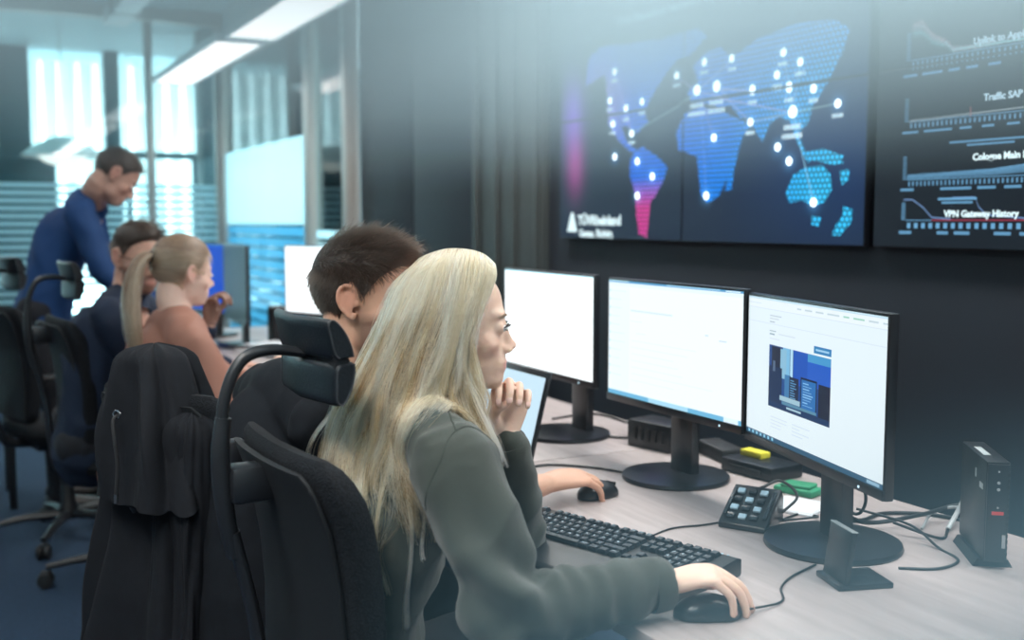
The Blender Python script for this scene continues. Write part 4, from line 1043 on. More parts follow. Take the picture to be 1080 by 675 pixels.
def paint_skin(me, M, s, skin, beard=None, lips=(.62, .22, .20), brow=None):
    P = get_co(me); q = to_local(M, s, P); x, y, z = q[:, 0], np.abs(q[:, 1]), q[:, 2]
    C = np.tile(np.array(skin), (len(P), 1))
    def g(c, r, p=2): return np.exp(-(((x - c[0]) / r[0]) ** 2 + ((y - c[1]) / r[1]) ** 2 + ((z - c[2]) / r[2]) ** 2) ** p)
    def mixc(k, c): 
        nonlocal C
        C = C * (1 - k[:, None]) + np.array(c) * k[:, None]
    mixc(.35 * g((.07, .045, -.035), (.03, .02, .02), 1), (skin[0] * .95, skin[1] * .62, skin[2] * .60))
    mixc(.30 * g((.108, 0, -.038), (.012, .012, .012), 1), (skin[0] * .95, skin[1] * .65, skin[2] * .62))
    mixc(.45 * g((-.008, .085, 0), (.03, .012, .03), 2), (skin[0] * .9, skin[1] * .55, skin[2] * .52))
    if beard is not None:
        k = np.clip((-.020 - z + (x - .02) * .1) / .02, 0, 1) * (z > -.16) * (x > -.005 ) * np.clip((x + .005) / .02, 0, 1) * (1 - g((.095, 0, -.068), (.02, .022, .010), 3)) * (1 - .8 * g((.085, .0, -.036), (.03, .022, .016), 3)) * (1 - .7 * g((.07, .038, -.035), (.03, .022, .018), 2))
        mixc(.75 * k, beard)
    mixc(.75 * g((.092, 0, -.068), (.015, .023, .0105), 3), lips)
    if brow is not None:
        k = g((.086, .031, .019 ), (.02, .019, .0038), 3); mixc(.92 * k, brow)
    a = me.color_attributes.new('skin', 'FLOAT_COLOR', 'POINT')
    buf = np.ones((len(P), 4), np.float32); buf[:, :3] = C; a.data.foreach_set('color', buf.ravel())
def wrinkle(me, amp, scale, axis_pts=None, ridge=.0, seed=0):
    """cloth folds: noise along the normals, stretched across the limbs"""
    P = get_co(me); N = get_no(me); d = np.zeros(len(P))
    for i, p in enumerate(P):
        v = Vector((p[0] * scale[0] + seed, p[1] * scale[1], p[2] * scale[2]))
        n1 = noise.noise(v); n2 = noise.noise(v * 2.3)
        d[i] = amp * ((1 - abs(n1) * 2) * .6 + .35 * n2)
    set_co(me, P + N * d[:, None])
def put(me, name, m, root, parent=None):
    """world-space mesh attached under root"""
    me.materials.clear(); me.materials.append(m)
    W = Matrix.Translation(root.location) if parent is None else None
    me.transform(Matrix.Translation(-root.location)); me.name = name
    o = bpy.data.objects.new(name, me); link(o, parent or root); return o
def pout(mb, name, m, root, parent=None, angle=60):
    return put(mb.mesh(name, m, True, angle), name, m, root, parent)
def frame(loc, fwd, up=(0, 0, 1)):
    x = Vector(fwd).normalized(); z = Vector(up); z = (z - x * z.dot(x)).normalized(); y = z.cross(x)
    M = Matrix((x, y, z)).transposed().to_4x4(); M.translation = Vector(loc); return M
def skin_mat(name):
    m = mat(name, (.6, .4, .3), .48, attr='skin', nscale=220, namt=.06, bump=.25, bscale=700, sss=.12, spec=.4); return m
m_skin = skin_mat('skin')
m_nail = mat('fingernail', (.78, .52, .46), .25)
m_eyew = mat('eye_white', (.80, .78, .76), .12)
m_iris = mat('iris_blue_grey', (.10, .17, .22), .1); m_pupil = mat('pupil_black', (.004, .004, .004), .05)
def eyes(root, M, s, gaze=(1, 0, 0)):
    for sd in (-1, 1):
        c = Vector((.0796, .0318 * sd, -.0005)); SQ = Matrix.Diagonal((1, 1, .56, 1)); g = Vector(gaze).normalized()
        rot = M.to_3x3() @ Vector((1, 0, 0)).rotation_difference(g).to_matrix()
        b = MB(); b.ell((0, 0, 0), (.0125 * s,) * 3, u=24, v=16)
        e = b.mesh('eyeball', m_eyew); e.transform(Matrix.Translation(M @ (c * s)) @ M.to_3x3().to_4x4() @ SQ @ M.to_3x3().inverted().to_4x4() @ rot.to_4x4()); eo = put(e, 'eyeball', m_eyew, root)
        for nm, r, x, mm in (('iris', .0058, .0112, m_iris), ('pupil', .0026, .0121, m_pupil)):
            b = MB(); b.lathe([(.0001, x * s), (r * s * .98, (x - .0003) * s), (r * s, (x - .0018) * s), (.0001, (x - .0018) * s)], rot=(0, R(90), 0), seg=20)
            q = b.mesh(nm, mm); q.transform(Matrix.Translation(M @ (c * s)) @ M.to_3x3().to_4x4() @ SQ @ M.to_3x3().inverted().to_4x4() @ rot.to_4x4()); put(q, nm, mm, root, eo)
def hair_material(name, cols, rough=.32, r2=.35):
    m = bpy.data.materials.new(name); m.use_nodes = True; nt = m.node_tree
    nt.nodes.remove(nt.nodes['Principled BSDF'])
    h = nt.nodes.new('ShaderNodeBsdfHairPrincipled'); h.parametrization = 'COLOR'
    h.inputs['Roughness'].default_value = rough; h.inputs['Radial Roughness'].default_value = r2
    ci = nt.nodes.new('ShaderNodeHairInfo'); cr = nt.nodes.new('ShaderNodeValToRGB')
    cr.color_ramp.elements.remove(cr.color_ramp.elements[-1])
    cr.color_ramp.elements[0].position = 0; cr.color_ramp.elements[0].color = (*cols[0], 1)
    for i, c in enumerate(cols[1:]):
        e = cr.color_ramp.elements.new((i + 1) / (len(cols) - 1)); e.color = (*c, 1)
    nt.links.new(ci.outputs['Random'], cr.inputs[0]); nt.links.new(cr.outputs[0], h.inputs['Color'])
    nt.links.new(h.outputs[0], nt.nodes['Material Output'].inputs[0]); return m
def hair_curves(name, strands, r0, r1, m, root, parent=None):
    hc = bpy.data.hair_curves.new(name); n = len(strands)
    hc.add_curves([len(s) for s in strands])
    P = np.concatenate([np.asarray(s, np.float32) for s in strands]) - np.array(root.location, np.float32)
    hc.points.foreach_set('position', P.astype(np.float32).ravel())
    rad = np.concatenate([np.linspace(r0, r1, len(s)) for s in strands]).astype(np.float32)
    hc.points.foreach_set('radius', rad)
    hc.materials.append(m); o = bpy.data.objects.new(name, hc); link(o, parent or root); o['kind'] = 'stuff'; return o
def short_hair(root, M, s, m_shell, m_str, fem=False, n=9000, hl=.055, front=.035, length=(.012, .035), comb=(.6, 0, .5), parent=None, res=(72, 48), lift=.006, quiff=.0, seedv=1, back_low=-.055, ponytail=False):
    """scalp cap plus strands; hairline by a rule on the head's own coordinates"""
    rng = np.random.RandomState(seedv)
    def surf(D, o=np.array([0, 0, -.01])):
        r = np.full(D.shape[:-1], .17)
        for _ in range(45): r = r - head_sdf(o + D * r[..., None], fem) * .7
        return o + D * r[..., None]
    def scalp(p):
        x, y, z = p[..., 0], np.abs(p[..., 1]), p[..., 2]
        zl = np.interp(x, [-.11, -.05, -.028, -.018, .012, .020, .045, .07, .1], [back_low, back_low, -.035, .030, .030, .004, .045, front + .028, front + .045])
        zl = np.where((x < .022) & (x > -.02), np.where(y > .05, np.interp(x, [-.02, -.005, .010, .022], [.01, .032, .012, -.005]), zl), zl)
        return np.clip((z - zl) / .012, 0, 1)
    nu, nv = res; A, E = np.meshgrid(np.arange(nu) / nu * 2 * PI, np.linspace(-1.2, PI / 2 * .995, nv))
    D = np.stack([np.cos(A) * np.cos(E), np.sin(A) * np.cos(E), np.sin(E)], -1); P = surf(D); k = scalp(P)
    zf = np.clip((P[..., 2] - .03) / .07, 0, 1)
    th = -.004 + k * (lift + zf * lift * 1.1 + quiff * zf * np.clip(P[..., 0] / .06, 0, 1))
    P2 = P + D * th[..., None]; bm = bmesh.new()
    rows = [[bm.verts.new(M @ (Vector(P2[i, j].tolist()) * s)) for j in range(nu)] for i in range(nv)]
    for a, b in zip(rows[:-1], rows[1:]):
        for i in range(nu): bm.faces.new((a[i], a[(i + 1) % nu], b[(i + 1) % nu], b[i]))
    bm.faces.new(rows[-1])
    for f in [f for f in bm.faces if all((th[divmod(v.index, nu)] if False else 0) for v in f.verts)]: pass
    bm.verts.index_update(); kk = k.ravel()
    dead = [v for v in bm.verts if v.index < len(kk) and kk[v.index] <= 0]
    keep = set()
    for v in bm.verts:
        if v.index < len(kk) and kk[v.index] > 0:
            for e in v.link_edges: keep.add(e.other_vert(v))
    bmesh.ops.delete(bm, geom=[v for v in dead if v not in keep], context='VERTS')
    b = MB(); b.bm.free(); b.bm = bm
    sh = pout(b, 'hair', m_shell, root, parent)
    # strands
    V = rng.randn(n * 3, 3); V /= np.linalg.norm(V, axis=1)[:, None]; V = V[V[:, 2] > -.75]
    S = surf(V); kk = scalp(S); sel = kk > rng.rand(len(kk)) * .9 + .02; S, V, kk = S[sel][:n], V[sel][:n], kk[sel][:n]
    out = []; tied = []; Mn = np.array(M); cb = np.array(comb)
    for p, d, kq in zip(S, V, kk):
        top = np.clip((p[2] - .02) / .07, 0, 1); L = (length[0] + (length[1] - length[0]) * top) * rng.uniform(.7, 1.15)
        if ponytail:
            tgt = np.array([-.115, 0, .035]); q = np.linspace(0, 1, 9)[:, None]
            w = p + (tgt - p) * q; dd = w - np.array([-.01, 0, .02]); nn = dd / np.linalg.norm(dd, axis=1)[:, None]
            pts = w; tied.append((len(out), lift * .9 + .003 * rng.rand()))
        else:
            tang = cb * top + np.array([-.15, 0, -1.0]) * (1 - top); tang = tang - d * (tang @ d) * .6; tang = tang / (np.linalg.norm(tang) + 1e-6)
            tang = tang + rng.randn(3) * .16; base = p + d * (lift * .5)
            up_ = .42 if top > .3 else .22
            q = np.linspace(0, 1, 5)[:, None]
            pts = base + (d * up_ * (1 + quiff * 30 * top * (p[0] > .03)) * (1 - .35 * q) + tang) * q * L
        out.append(pts)
    if tied:                                                       # lay the tied-back strands on the skull, all at once
        A_ = np.array(out); dd = A_ - np.array([-.01, 0, .02]); nn = dd / np.linalg.norm(dd, axis=-1)[..., None]; S_ = surf(nn)
        B_ = S_ + nn * np.array([q[1] for q in tied])[:, None, None]; B_[:, -1] = A_[:, -1]; out = list(B_)
    out = [(p * s) @ Mn[:3, :3].T + Mn[:3, 3] for p in out]
    hair_curves('hair_strands', out, .00030 * s + .00008, .00012, m_str, root, sh)
    return sh
def limb_shirt(mb, P, r, up=None): mb.blob(P, r, 20, 6, up)
def torso(mb, hip, waist, chest, neck, shL, shR, grow=0.0, fem=False, belly=0.0):
    """pelvis-to-neck trunk with shoulder yoke; axis from left to right shoulder gives the width"""
    hip, waist, chest, neck, shL, shR = map(Vector, (hip, waist, chest, neck, shL, shR))
    side = (shL - shR).normalized(); W = (shL - shR).length / 2
    g = grow; f = side.cross(Vector((0, 0, 1))).normalized()
    mb.blob([hip, waist, chest, chest.lerp(neck, .55), neck.lerp(chest, .12)],
            [((.17 if fem else .165) + g, .115 + g), ((.130 if fem else .15) + g, .095 + belly + g), (W * .92 + g, (.110 if fem else .118) + g), (W * .78 + g, .085 + g), (.062 + g * .5, .055 + g * .5)], 28, 6, up=f)
    mb.blob([shR, shR.lerp(shL, .25) + Vector((0, 0, .025)), shR.lerp(shL, .5) + Vector((0, 0, .035)), shR.lerp(shL, .75) + Vector((0, 0, .025)), shL],
            [.052 + g, .055 + g, .056 + g, .055 + g, .052 + g], 20, 5)
m_olive = mat('olive_green_cloth', (.034, .043, .036), .82, nscale=9, namt=.10, bump=.45, bscale=900, sheen=.25)
m_olive_seam = mat('olive_seam', (.035, .045, .038), .85)
m_trouser = mat('dark_trouser_cloth', (.012, .014, .020), .85, nscale=30, namt=.2, bump=.3, bscale=700)
m_shoe = mat('dark_shoe_leather', (.01, .01, .012), .4)
m_mancloth = mat('black_shirt_cloth', (.008, .010, .014), .85, nscale=30, namt=.2, bump=.3, bscale=700, spec=.2)
def seam(root, me, pts, r, m, parent, name='seam', push=.0, n=40):
    bvh = BVHTree.FromPolygons([v.co for v in me.vertices], [p.vertices for p in me.polygons])
    out = []
    for p in catmull(pts, max(2, n // (len(pts) - 1))):
        q = bvh.find_nearest(p - root.location)
        if q[0] is not None: out.append(q[0] + q[1] * push + root.location)
    sm = [out[0]] + [(out[i - 1] + out[i] * 2 + out[i + 1]) / 4 for i in range(1, len(out) - 1)] + [out[-1]]
    b = MB(); b.tube(sm, r, 6, 1); return pout(b, name, m, root, parent)
def legs(root, hipL, hipR, kneeL, kneeR, footL, footR, r=(.085, .062, .045), voxel=.012, m=None):
    b = MB()
    for h, k, f in ((hipL, kneeL, footL), (hipR, kneeR, footR)):
        h, k, f = Vector(h), Vector(k), Vector(f)
        b.blob([h, h.lerp(k, .5), k, k.lerp(f, .4), f + Vector((0, 0, .06))], [r[0], r[0] * .9, r[1], r[1] * .92, r[2]], 18, 5)
    b.blob([Vector(hipL), Vector(hipR)], [r[0] * 1.1] * 2, 18, 4)
    me = fuse(b, voxel, 3); wrinkle(me, .004, (12, 12, 8)); put(me, 'trousers', m or m_trouser, root)
    for f in (footL, footR):
        f = Vector(f); b = MB(); b.blob([f + Vector((-.03, 0, .045)), f + Vector((.05, 0, .04)), f + Vector((.15, 0, .028)), f + Vector((.19, 0, .024))], [(.036, .044), (.042, .038), (.044, .026), (.034, .020)], 16, 4, up=(0, 0, 1))
        b.box(f + Vector((.07, 0, .008)), (.27, .085, .015), bev=.006); pout(b, 'shoe', m_shoe, root)
def at(p): return Vector(p)
# ---------------------------------------------------------------- the blond woman in front
wm = thing('person', 'woman with long blond hair and olive green top, chin on her hand, hand on mouse', 'person', (.50, 1.655, 0), 0)
WS = .95
WM = frame((.749, 1.627, 1.183), (1, -.42, -.02), (0.02, 0, 1))
b = MB(); head_bm(b.bm, WM, fem=True, nose=.15, s=WS)
neckb = (.705, 1.645, 1.03)
b.blob([WM @ Vector((-.025, 0, -.03)), WM @ Vector((-.022, 0, -.10)), Vector(neckb), Vector((.69, 1.645, .97))], [.050, .050, .056, .075], 20, 5)
sR, sL = (.675, 1.470, .985), (.680, 1.815, .985); eR, eL = (.700, 1.345, .775), (.925, 1.715, .785)
wR, wL = (.958, 1.322, .793), (.846, 1.630, .980)
torso(b, (.575, 1.655, .62), (.585, 1.645, .74), (.635, 1.647, .90), neckb, (.68, 1.79, .98), (.675, 1.49, .98), -.020, True)
b.blob([sR, Vector(sR).lerp(Vector(eR), .5), eR], [.046, .042, .036], 16, 5); b.blob([eR, Vector(eR).lerp(Vector(wR), .4), wR], [.037, .036, (.026, .020)], 16, 5, up=(0, 0, 1))
b.blob([sL, Vector(sL).lerp(Vector(eL), .5), eL], [.046, .042, .036], 16, 5); b.blob([eL, Vector(eL).lerp(Vector(wL), .5), wL], [.037, .036, (.027, .020)], 16, 5)
nails = []
hR = frame(wR, (.90, -.42, .10), (-.05, 0, 1)); hR.translation = Vector(wR)
hand_mb(b, hR, [(34, 26, 14), (34, 28, 16), (36, 30, 18), (40, 32, 20)], (3, 0, -2, -4), ((.020, .026, -.008), (.048, .046, -.016), (.074, .050, -.024), (.096, .044, -.030)), s=.98, arch=.004, nails=nails)
# left hand: palm towards the camera, loose fist under the chin
up_dir = Vector((.12, -.02, 1)); back = Vector((.35, .92, .05))
hL = frame(wL, up_dir, back)
hand_mb(b, hL, [(62, 66, 40), (58, 68, 42), (56, 66, 42), (54, 62, 42)], (1, 0, -1, -3), ((.020, .018, -.010), (.044, .030, -.022), (.062, .026, -.040), (.072, .012, -.048)), left=True, s=.90, nails=nails)
me = fuse(b, .0030, 2)
paint_skin(me, WM, WS, (.84, .585, .465), lips=(.70, .27, .25), brow=(.20, .13, .08))
put(me, 'body', m_skin, wm); eyes(wm, WM, WS, (1, -.05, -.02))
for c, rot, r in nails:
    q = MB(); q.ell((0, 0, 0), (r * .78, r * .68, r * .20), u=12, v=8); e = q.mesh('fingernail', m_nail); e.transform(Matrix.Translation(c) @ rot.to_4x4()); put(e, 'fingernail', m_nail, wm)
# lashes and brow
lb = MB()
for sd in (-1, 1):
    lid = [Vector((.0925 - abs(y - .0315) ** 2 * 26, y * sd, .0050 - abs(y - .0315) ** 2 * 26)) for y in (.0205, .025, .0295, .034, .0385, .0435)]
    lid = [Vector((.0796 + math.sqrt(max(0, .0130 ** 2 - (y - .0318) ** 2)), y * sd, .0064 - (y - .0318) ** 2 * 38)) for y in (.0205, .025, .0295, .034, .0385, .0440)]
    lb.tube([WM @ (p * WS) for p in lid], [.0006, .0015, .0018, .0018, .0017, .0009], 6, 4)
    lb.tube([WM @ (Vector((p.x, p.y, -p.z * .9)) * WS) for p in lid], [.0003, .0006, .0006, .0007, .0007, .0004], 6, 4)
    for k in range(12):
        y = .0225 + k * .0018; p = Vector((.0930 - abs(y - .0315) ** 2 * 26, y * sd, .0052 - abs(y - .0315) ** 2 * 26))
        lb.tube([WM @ (p * WS), WM @ ((p + Vector((.0035, .0006 * sd, .0005))) * WS), WM @ ((p + Vector((.0042, .0012 * sd, .0022))) * WS)], [.0004, .0003, .0001], 5, 3)
m_dark_hair = mat('dark_lash', (.02, .014, .01), .5)
pout(lb, 'eyelashes', m_dark_hair, wm)
bb = MB()
for sd in (-1, 1):
    bb.tube([WM @ (Vector((x, y * sd, z)) * WS) for x, y, z in ((.0900, .014, .0200), (.0890, .024, .0222), (.0840, .036, .0225), (.0755, .0475, .0165))], [(.0008, .0016), (.0011, .0022), (.0010, .0018), (.0004, .0006)], 8, 5, up=(0, 0, 1))
pout(bb, 'eyebrows', mat('blond_brow', (.24, .155, .09), .7), wm)
# the top
b = MB()
torso(b, (.56, 1.655, .50), (.575, 1.640, .72), (.635, 1.645, .90), (.70, 1.645, 1.035), (.68, 1.785, .985), (.675, 1.49, .985), .010, True, .0)
eR2 = Vector(eR)
b.blob([sR, (.690, 1.405, .885), eR2, ], [.068, .066, .058], 24, 6)
b.blob([eR2, eR2.lerp(Vector(wR), .35), eR2.lerp(Vector(wR), .75), Vector(wR) + Vector((-.012, .006, .0))], [.058, .056, .046, .040], 24, 6)
eL2 = Vector(eL)
b.blob([sL, Vector(sL).lerp(eL2, .5), eL2], [.066, .062, .054], 24, 6)
b.blob([eL2, eL2.lerp(Vector(wL), .5), eL2.lerp(Vector(wL), .93)], [.048, .041, .036], 24, 6)
me = fuse(b, .0055, 4)
# folds of the cloth
P = get_co(me); N = get_no(me); d = np.zeros(len(P)); A = np.array(sR); Bq = np.array(eR); W_ = np.array(wR)
def seg_t(P, a, b): v = b - a; return ((P - a) @ v) / (v @ v)
t1 = seg_t(P, A, Bq); r1 = np.linalg.norm(P - (A + np.clip(t1, 0, 1)[:, None] * (Bq - A)), axis=1); on1 = np.clip((.095 - r1) / .03, 0, 1)
t2 = seg_t(P, Bq, W_); r2 = np.linalg.norm(P - (Bq + np.clip(t2, 0, 1)[:, None] * (W_ - Bq)), axis=1); on2 = np.clip((.085 - r2) / .03, 0, 1) * (t2 > .05)
for i in range(len(P)):
    p = Vector(P[i]); n1 = noise.noise(p * 9 + Vector((3, 1, 7))); n2 = noise.noise(Vector((p.x * 26, p.y * 26, p.z * 9)))
    d[i] = .0110 * (.5 - abs(n1) * 1.9) + .0034 * n2
    if on2[i] > 0: d[i] += on2[i] * .0024 * math.sin(t2[i] * 34 + 5 * noise.noise(p * 11)) * (.4 + t2[i])
    if on1[i] > 0:
        d[i] += on1[i] * (.0110 * math.sin((p.x - .6) * 60 + (p.z) * 26 + 4 * noise.noise(p * 6)) * min(1, max(0, t1[i] + .1)) + .004 * math.sin(t1[i] * 22 + 3 * noise.noise(p * 8)) * max(0, t1[i] - .35))
set_co(me, P + N * d[:, None]); top_w = put(me, 'top', m_olive, wm)
me = top_w.data
seam(wm, me, [(.60, 1.56, 1.05), (.63, 1.50, 1.055), (.665, 1.455, 1.045), (.70, 1.43, 1.02), (.735, 1.42, .985)][:0] or [(.615, 1.435, .93), (.635, 1.43, .985), (.665, 1.445, 1.035), (.70, 1.45, 1.04), (.735, 1.445, 1.0), (.75, 1.45, .95)], .0016, m_olive_seam, top_w)
seam(wm, me, [(.665, 1.445, 1.045), (.68, 1.50, 1.06), (.69, 1.56, 1.07)], .0014, m_olive_seam, top_w)
for w_, el, rr in ((Vector(wR) + Vector((.006, -.003, 0)), eR2, .0395), (eL2.lerp(Vector(wL), .97), eL2, .0355)):
    ax = (w_ - el).normalized(); ring = []
    u = ax.orthogonal().normalized(); v = ax.cross(u)
    cb = MB(); rings = []
    for k, (off, rad) in enumerate(((-.030, rr), (-.022, rr + .0018), (0, rr + .0012), (.004, rr - .0015), (.002, rr - .006), (-.02, rr - .007))):
        rings.append([w_ + ax * off + (u * math.cos(a) + v * math.sin(a)) * rad for a in [q * 2 * PI / 32 for q in range(32)]])
    cb.ring_loft(rings, cap=False); pout(cb, 'cuff', m_olive, wm, top_w)
legs(wm, (.52, 1.75, .53), (.52, 1.56, .53), (.93, 1.78, .54), (.93, 1.53, .54), (.95, 1.80, 0), (.95, 1.50, 0))
# ---- her hair: guide curves in head space, right side; the left side mirrors them
GUIDES = [
    [(.066, .004, .106), (.066, .044, .086), (.046, .072, .040), (.026, .082, -.010), (.028, .086, -.070), (.044, .092, -.120), (.062, .098, -.170), (.078, .098, -.235)],
    [(.048, .004, .122), (.046, .058, .098), (.026, .084, .040), (.008, .093, -.020), (-.006, .099, -.080), (-.008, .108, -.140), (-.012, .128, -.210), (-.010, .135, -.275)],
    [(.022, .003, .130), (.016, .062, .104), (.004, .089, .045), (-.016, .099, -.020), (-.042, .108, -.085), (-.062, .120, -.150), (-.080, .134, -.230), (-.078, .146, -.350)],
    [(-.012, .002, .131), (-.030, .060, .102), (-.050, .085, .045), (-.074, .093, -.020), (-.102, .098, -.085), (-.124, .106, -.150), (-.140, .122, -.235), (-.118, .138, -.370)],
    [(-.040, .002, .124), (-.072, .048, .090), (-.098, .064, .035), (-.122, .068, -.030), (-.150, .070, -.095), (-.176, .074, -.160), (-.196, .086, -.235), (-.180, .098, -.330)],
    [(-.062, .0, .114), (-.104, .014, .070), (-.124, .018, .020), (-.146, .018, -.040), (-.176, .018, -.105), (-.204, .018, -.170), (-.226, .020, -.240), (-.228, .026, -.320)]]
NG = len(GUIDES); TN = 30
GA = []
for g in GUIDES:
    c = catmull([Vector(p) for p in g], 12); GA.append(np.array([[q.x, q.y, q.z] for q in c]))
GA = np.array(GA); idx = np.linspace(0, GA.shape[1] - 1, TN); GA = np.stack([[np.interp(idx, np.arange(GA.shape[1]), g[:, k]) for k in range(3)] for g in GA]).transpose(0, 2, 1)
def guide(u):
    u = min(max(u, 0), NG - 1 - 1e-6); i = int(u); f = u - i
    i0, i3 = max(i - 1, 0), min(i + 2, NG - 1)
    a, b_, c, d_ = GA[i0], GA[i], GA[i + 1], GA[i3]
    return .5 * (2 * b_ + (c - a) * f + (2 * a - 5 * b_ + 4 * c - d_) * f * f + (3 * b_ - a - 3 * c + d_) * f ** 3)
WMn = np.array(WM)
def toW(p): return (p * WS * 1.02) @ WMn[:3, :3].T + WMn[:3, 3]
def centre_line(p):                                                  # the axis the hair wraps around
    c = p.copy(); c[:, 1] *= .25; c[:, 0] = c[:, 0] * .8 - .01; c[:, 2] = np.where(c[:, 2] > .02, .02 + (c[:, 2] - .02) * .5, c[:, 2]); return c
# under shell
us = np.linspace(0, NG - 1, 26); cols = [(u, -1) for u in us] + [(u, 1) for u in us[::-1][1:]]
bmh = bmesh.new(); grid = []
for u, sd in cols:
    g = guide(u).copy(); c = centre_line(g); g = g + (c - g) * .10; g[:, 1] *= sd
    kmax = int(TN * (.93 if u > 1 else .86)); g = g[:kmax]; g = np.array([g[int(round(q))] for q in np.linspace(0, kmax - 1, 24)])
    grid.append([bmh.verts.new(p) for p in toW(g)])
for a, c in zip(grid[:-1], grid[1:]):
    for i in range(23): bmh.faces.new((a[i], a[i + 1], c[i + 1], c[i]))
m_blond_under = mat('blond_under_hair', (.30, .18, .085), .6, nscale=90, namt=.4)
bmm = MB(); bmm.bm.free(); bmm.bm = bmh
hair_o = pout(bmm, 'hair', m_blond_under, wm)
bvh_top = BVHTree.FromPolygons([v.co for v in top_w.data.vertices], [p.vertices for p in top_w.data.polygons])
off_w = np.array(wm.location)
def lay_on_cloth(P, gap):
    """keeps a strand outside the top: points that dip into the cloth are set back on its surface"""
    for i in range(len(P)):
        if P[i, 2] < 1.09:
            p = Vector((P[i] - off_w).tolist()); q = bvh_top.find_nearest(p, .09)
            if q[0] is not None:
                dd = (p - q[0]).dot(q[1])
                if dd < gap: P[i] += np.array(q[1]) * (gap - dd)
    P[1:-1] = (P[:-2] + 2 * P[1:-1] + P[2:]) / 4
    return P
rng = np.random.RandomState(11); tones = ([], [], []); NC = 300
tt = np.linspace(0, 1, TN); clumps = []
for c in range(NC):
    sd = -1 if rng.rand() < .62 else 1
    clumps.append((rng.rand() ** .9 * (NG - 1), sd, rng.rand(), rng.uniform(.80, 1.0), rng.randn(3), rng.uniform(0, 6.28), rng.uniform(.6, 1.5), rng.choice(3, p=(.34, .30, .36))))
for c in range(NC):
    u0, sd, lay, ln, rv, ph, wf, tone = clumps[c]
    if tone == 0: lay = .4 + .6 * lay
    gc = guide(u0)
    for k in range(48):
        u = u0 + rng.randn() * .12; u = min(max(u, 0), NG - 1)
        g = guide(u).copy()
        tq = np.clip((tt - .15) / .75, 0, 1)
        g = g + (gc - g) * (tq ** .8)[:, None] * .80                  # clumping towards the tips
        cl = centre_line(g); inward = lay * .12 + rng.rand() * .03
        out_ = g - cl; out_ /= np.linalg.norm(out_, axis=1)[:, None] + 1e-9
        amp = np.clip((tt - .22) / .5, 0, 1)
        g = g + (cl - g) * inward * np.clip(tt * 4, 0, 1)[:, None]
        g[:, 0] += (np.sin(tt * 11 * wf + ph) * .0105 + np.sin(tt * 19 * wf + ph * 2) * .004) * amp + rv[0] * .008 * amp + rng.randn() * .0026 * (.15 + amp) + np.cumsum(rng.randn(TN)) * .00020
        g[:, 1] += np.cos(tt * 10 * wf + ph) * .0085 * amp + rv[1] * .006 * amp + rng.randn() * .0026 * (.15 + amp) + np.cumsum(rng.randn(TN)) * .00020
        g += out_ * (.0020 * rng.rand() + .0015)
        L = ln * (1 - .12 * rng.rand() ** 2)
        q = np.clip(np.linspace(0, L, TN) * (TN - 1), 0, TN - 1)
        g = np.stack([np.interp(q, np.arange(TN), g[:, j]) for j in range(3)], 1)
        g[:, 1] *= sd
        tones[tone if rng.rand() < .9 else rng.randint(3)].append(lay_on_cloth(toW(g), .003 + .010 * rng.rand()))
# a few long loose locks hanging down over the chair and the sleeve
for (u0, x1, y1, z1, n_, tone) in ((2.3, -.075, -.175, -.470, 80, 2), (2.7, -.110, -.165, -.41, 60, 1), (1.7, -.045, -.175, -.36, 40, 2), (4.0, -.20, -.07, -.37, 40, 1), (3.2, -.15, -.13, -.43, 50, 2)):
    for k in range(n_):
        g = guide(u0 + rng.randn() * .05).copy(); g[:, 1] *= -1; q = np.clip((tt - .55) / .45, 0, 1)[:, None]
        tip = np.array([x1, y1, z1]) + rng.randn(3) * .003
        g = g * (1 - q ** 1.5) + tip * q ** 1.5 + np.array([1, .3, 0]) * (np.sin(q * 5) * .008) + rng.randn(3) * .0015 * (1 - q)
        tones[tone].append(lay_on_cloth(toW(g), .006 + .004 * rng.rand()))
# fly-away hairs
for k in range(360):
    u = rng.rand() * (NG - 1); g = guide(u).copy(); sd = -1 if rng.rand() < .6 else 1
    o_ = g - centre_line(g); o_ /= np.linalg.norm(o_, axis=1)[:, None] + 1e-9
    a0 = rng.uniform(.22, .85); w_ = np.exp(-((tt - a0) / .12) ** 2)[:, None] * np.clip(tt * 6, 0, 1)[:, None]
    g = g + o_ * w_ * rng.uniform(.004, .018) + rng.randn(3) * .006 * tt[:, None] + o_ * .003; g[:, 1] *= sd; tones[1].append(toW(g))
for nm, st, cs in (('brown_lowlights', tones[0], [(.10, .046, .016), (.24, .125, .046), (.38, .215, .090)]), ('golden_strands', tones[1], [(.50, .32, .155), (.66, .46, .26), (.58, .39, .20)]),
                   ('pale_highlights', tones[2], [(.82, .66, .45), (.93, .82, .64), (.86, .71, .50)])):
    hair_curves(nm, st, .00042, .00016, hair_material(nm, cs), wm, hair_o)
# ---------------------------------------------------------------- the man beside her
m_brown_shell = mat('dark_brown_hair', (.022, .013, .009), .6, nscale=120, namt=.4)
m_brown = hair_material('dark_brown_strands', [(.012, .007, .005), (.022, .013, .009), (.008, .005, .004), (.055, .030, .019)])
mn = thing('person', 'dark-haired bearded man in black shirt behind the blond woman, hand on a mouse', 'person', (.50, 2.06, 0), 0)
MS = 1.03
MM = frame((.728, 1.990, 1.203), (.72, -.68, -.06), (.06, 0, 1))
b = MB(); head_bm(b.bm, MM, s=MS)
nk = (.655, 2.03, 1.045)
b.blob([MM @ Vector((-.03, 0, -.03)), MM @ Vector((-.035, 0, -.09)), Vector(nk), Vector((.62, 2.05, .98))], [.060, .060, .066, .085], 20, 5)
sR, sL = (.60, 1.885, .975), (.585, 2.245, .985); eR, eL = (.86, 1.915, .775), (.80, 2.33, .78); wR, wL = (1.115, 1.955, .795), (1.02, 2.25, .78)
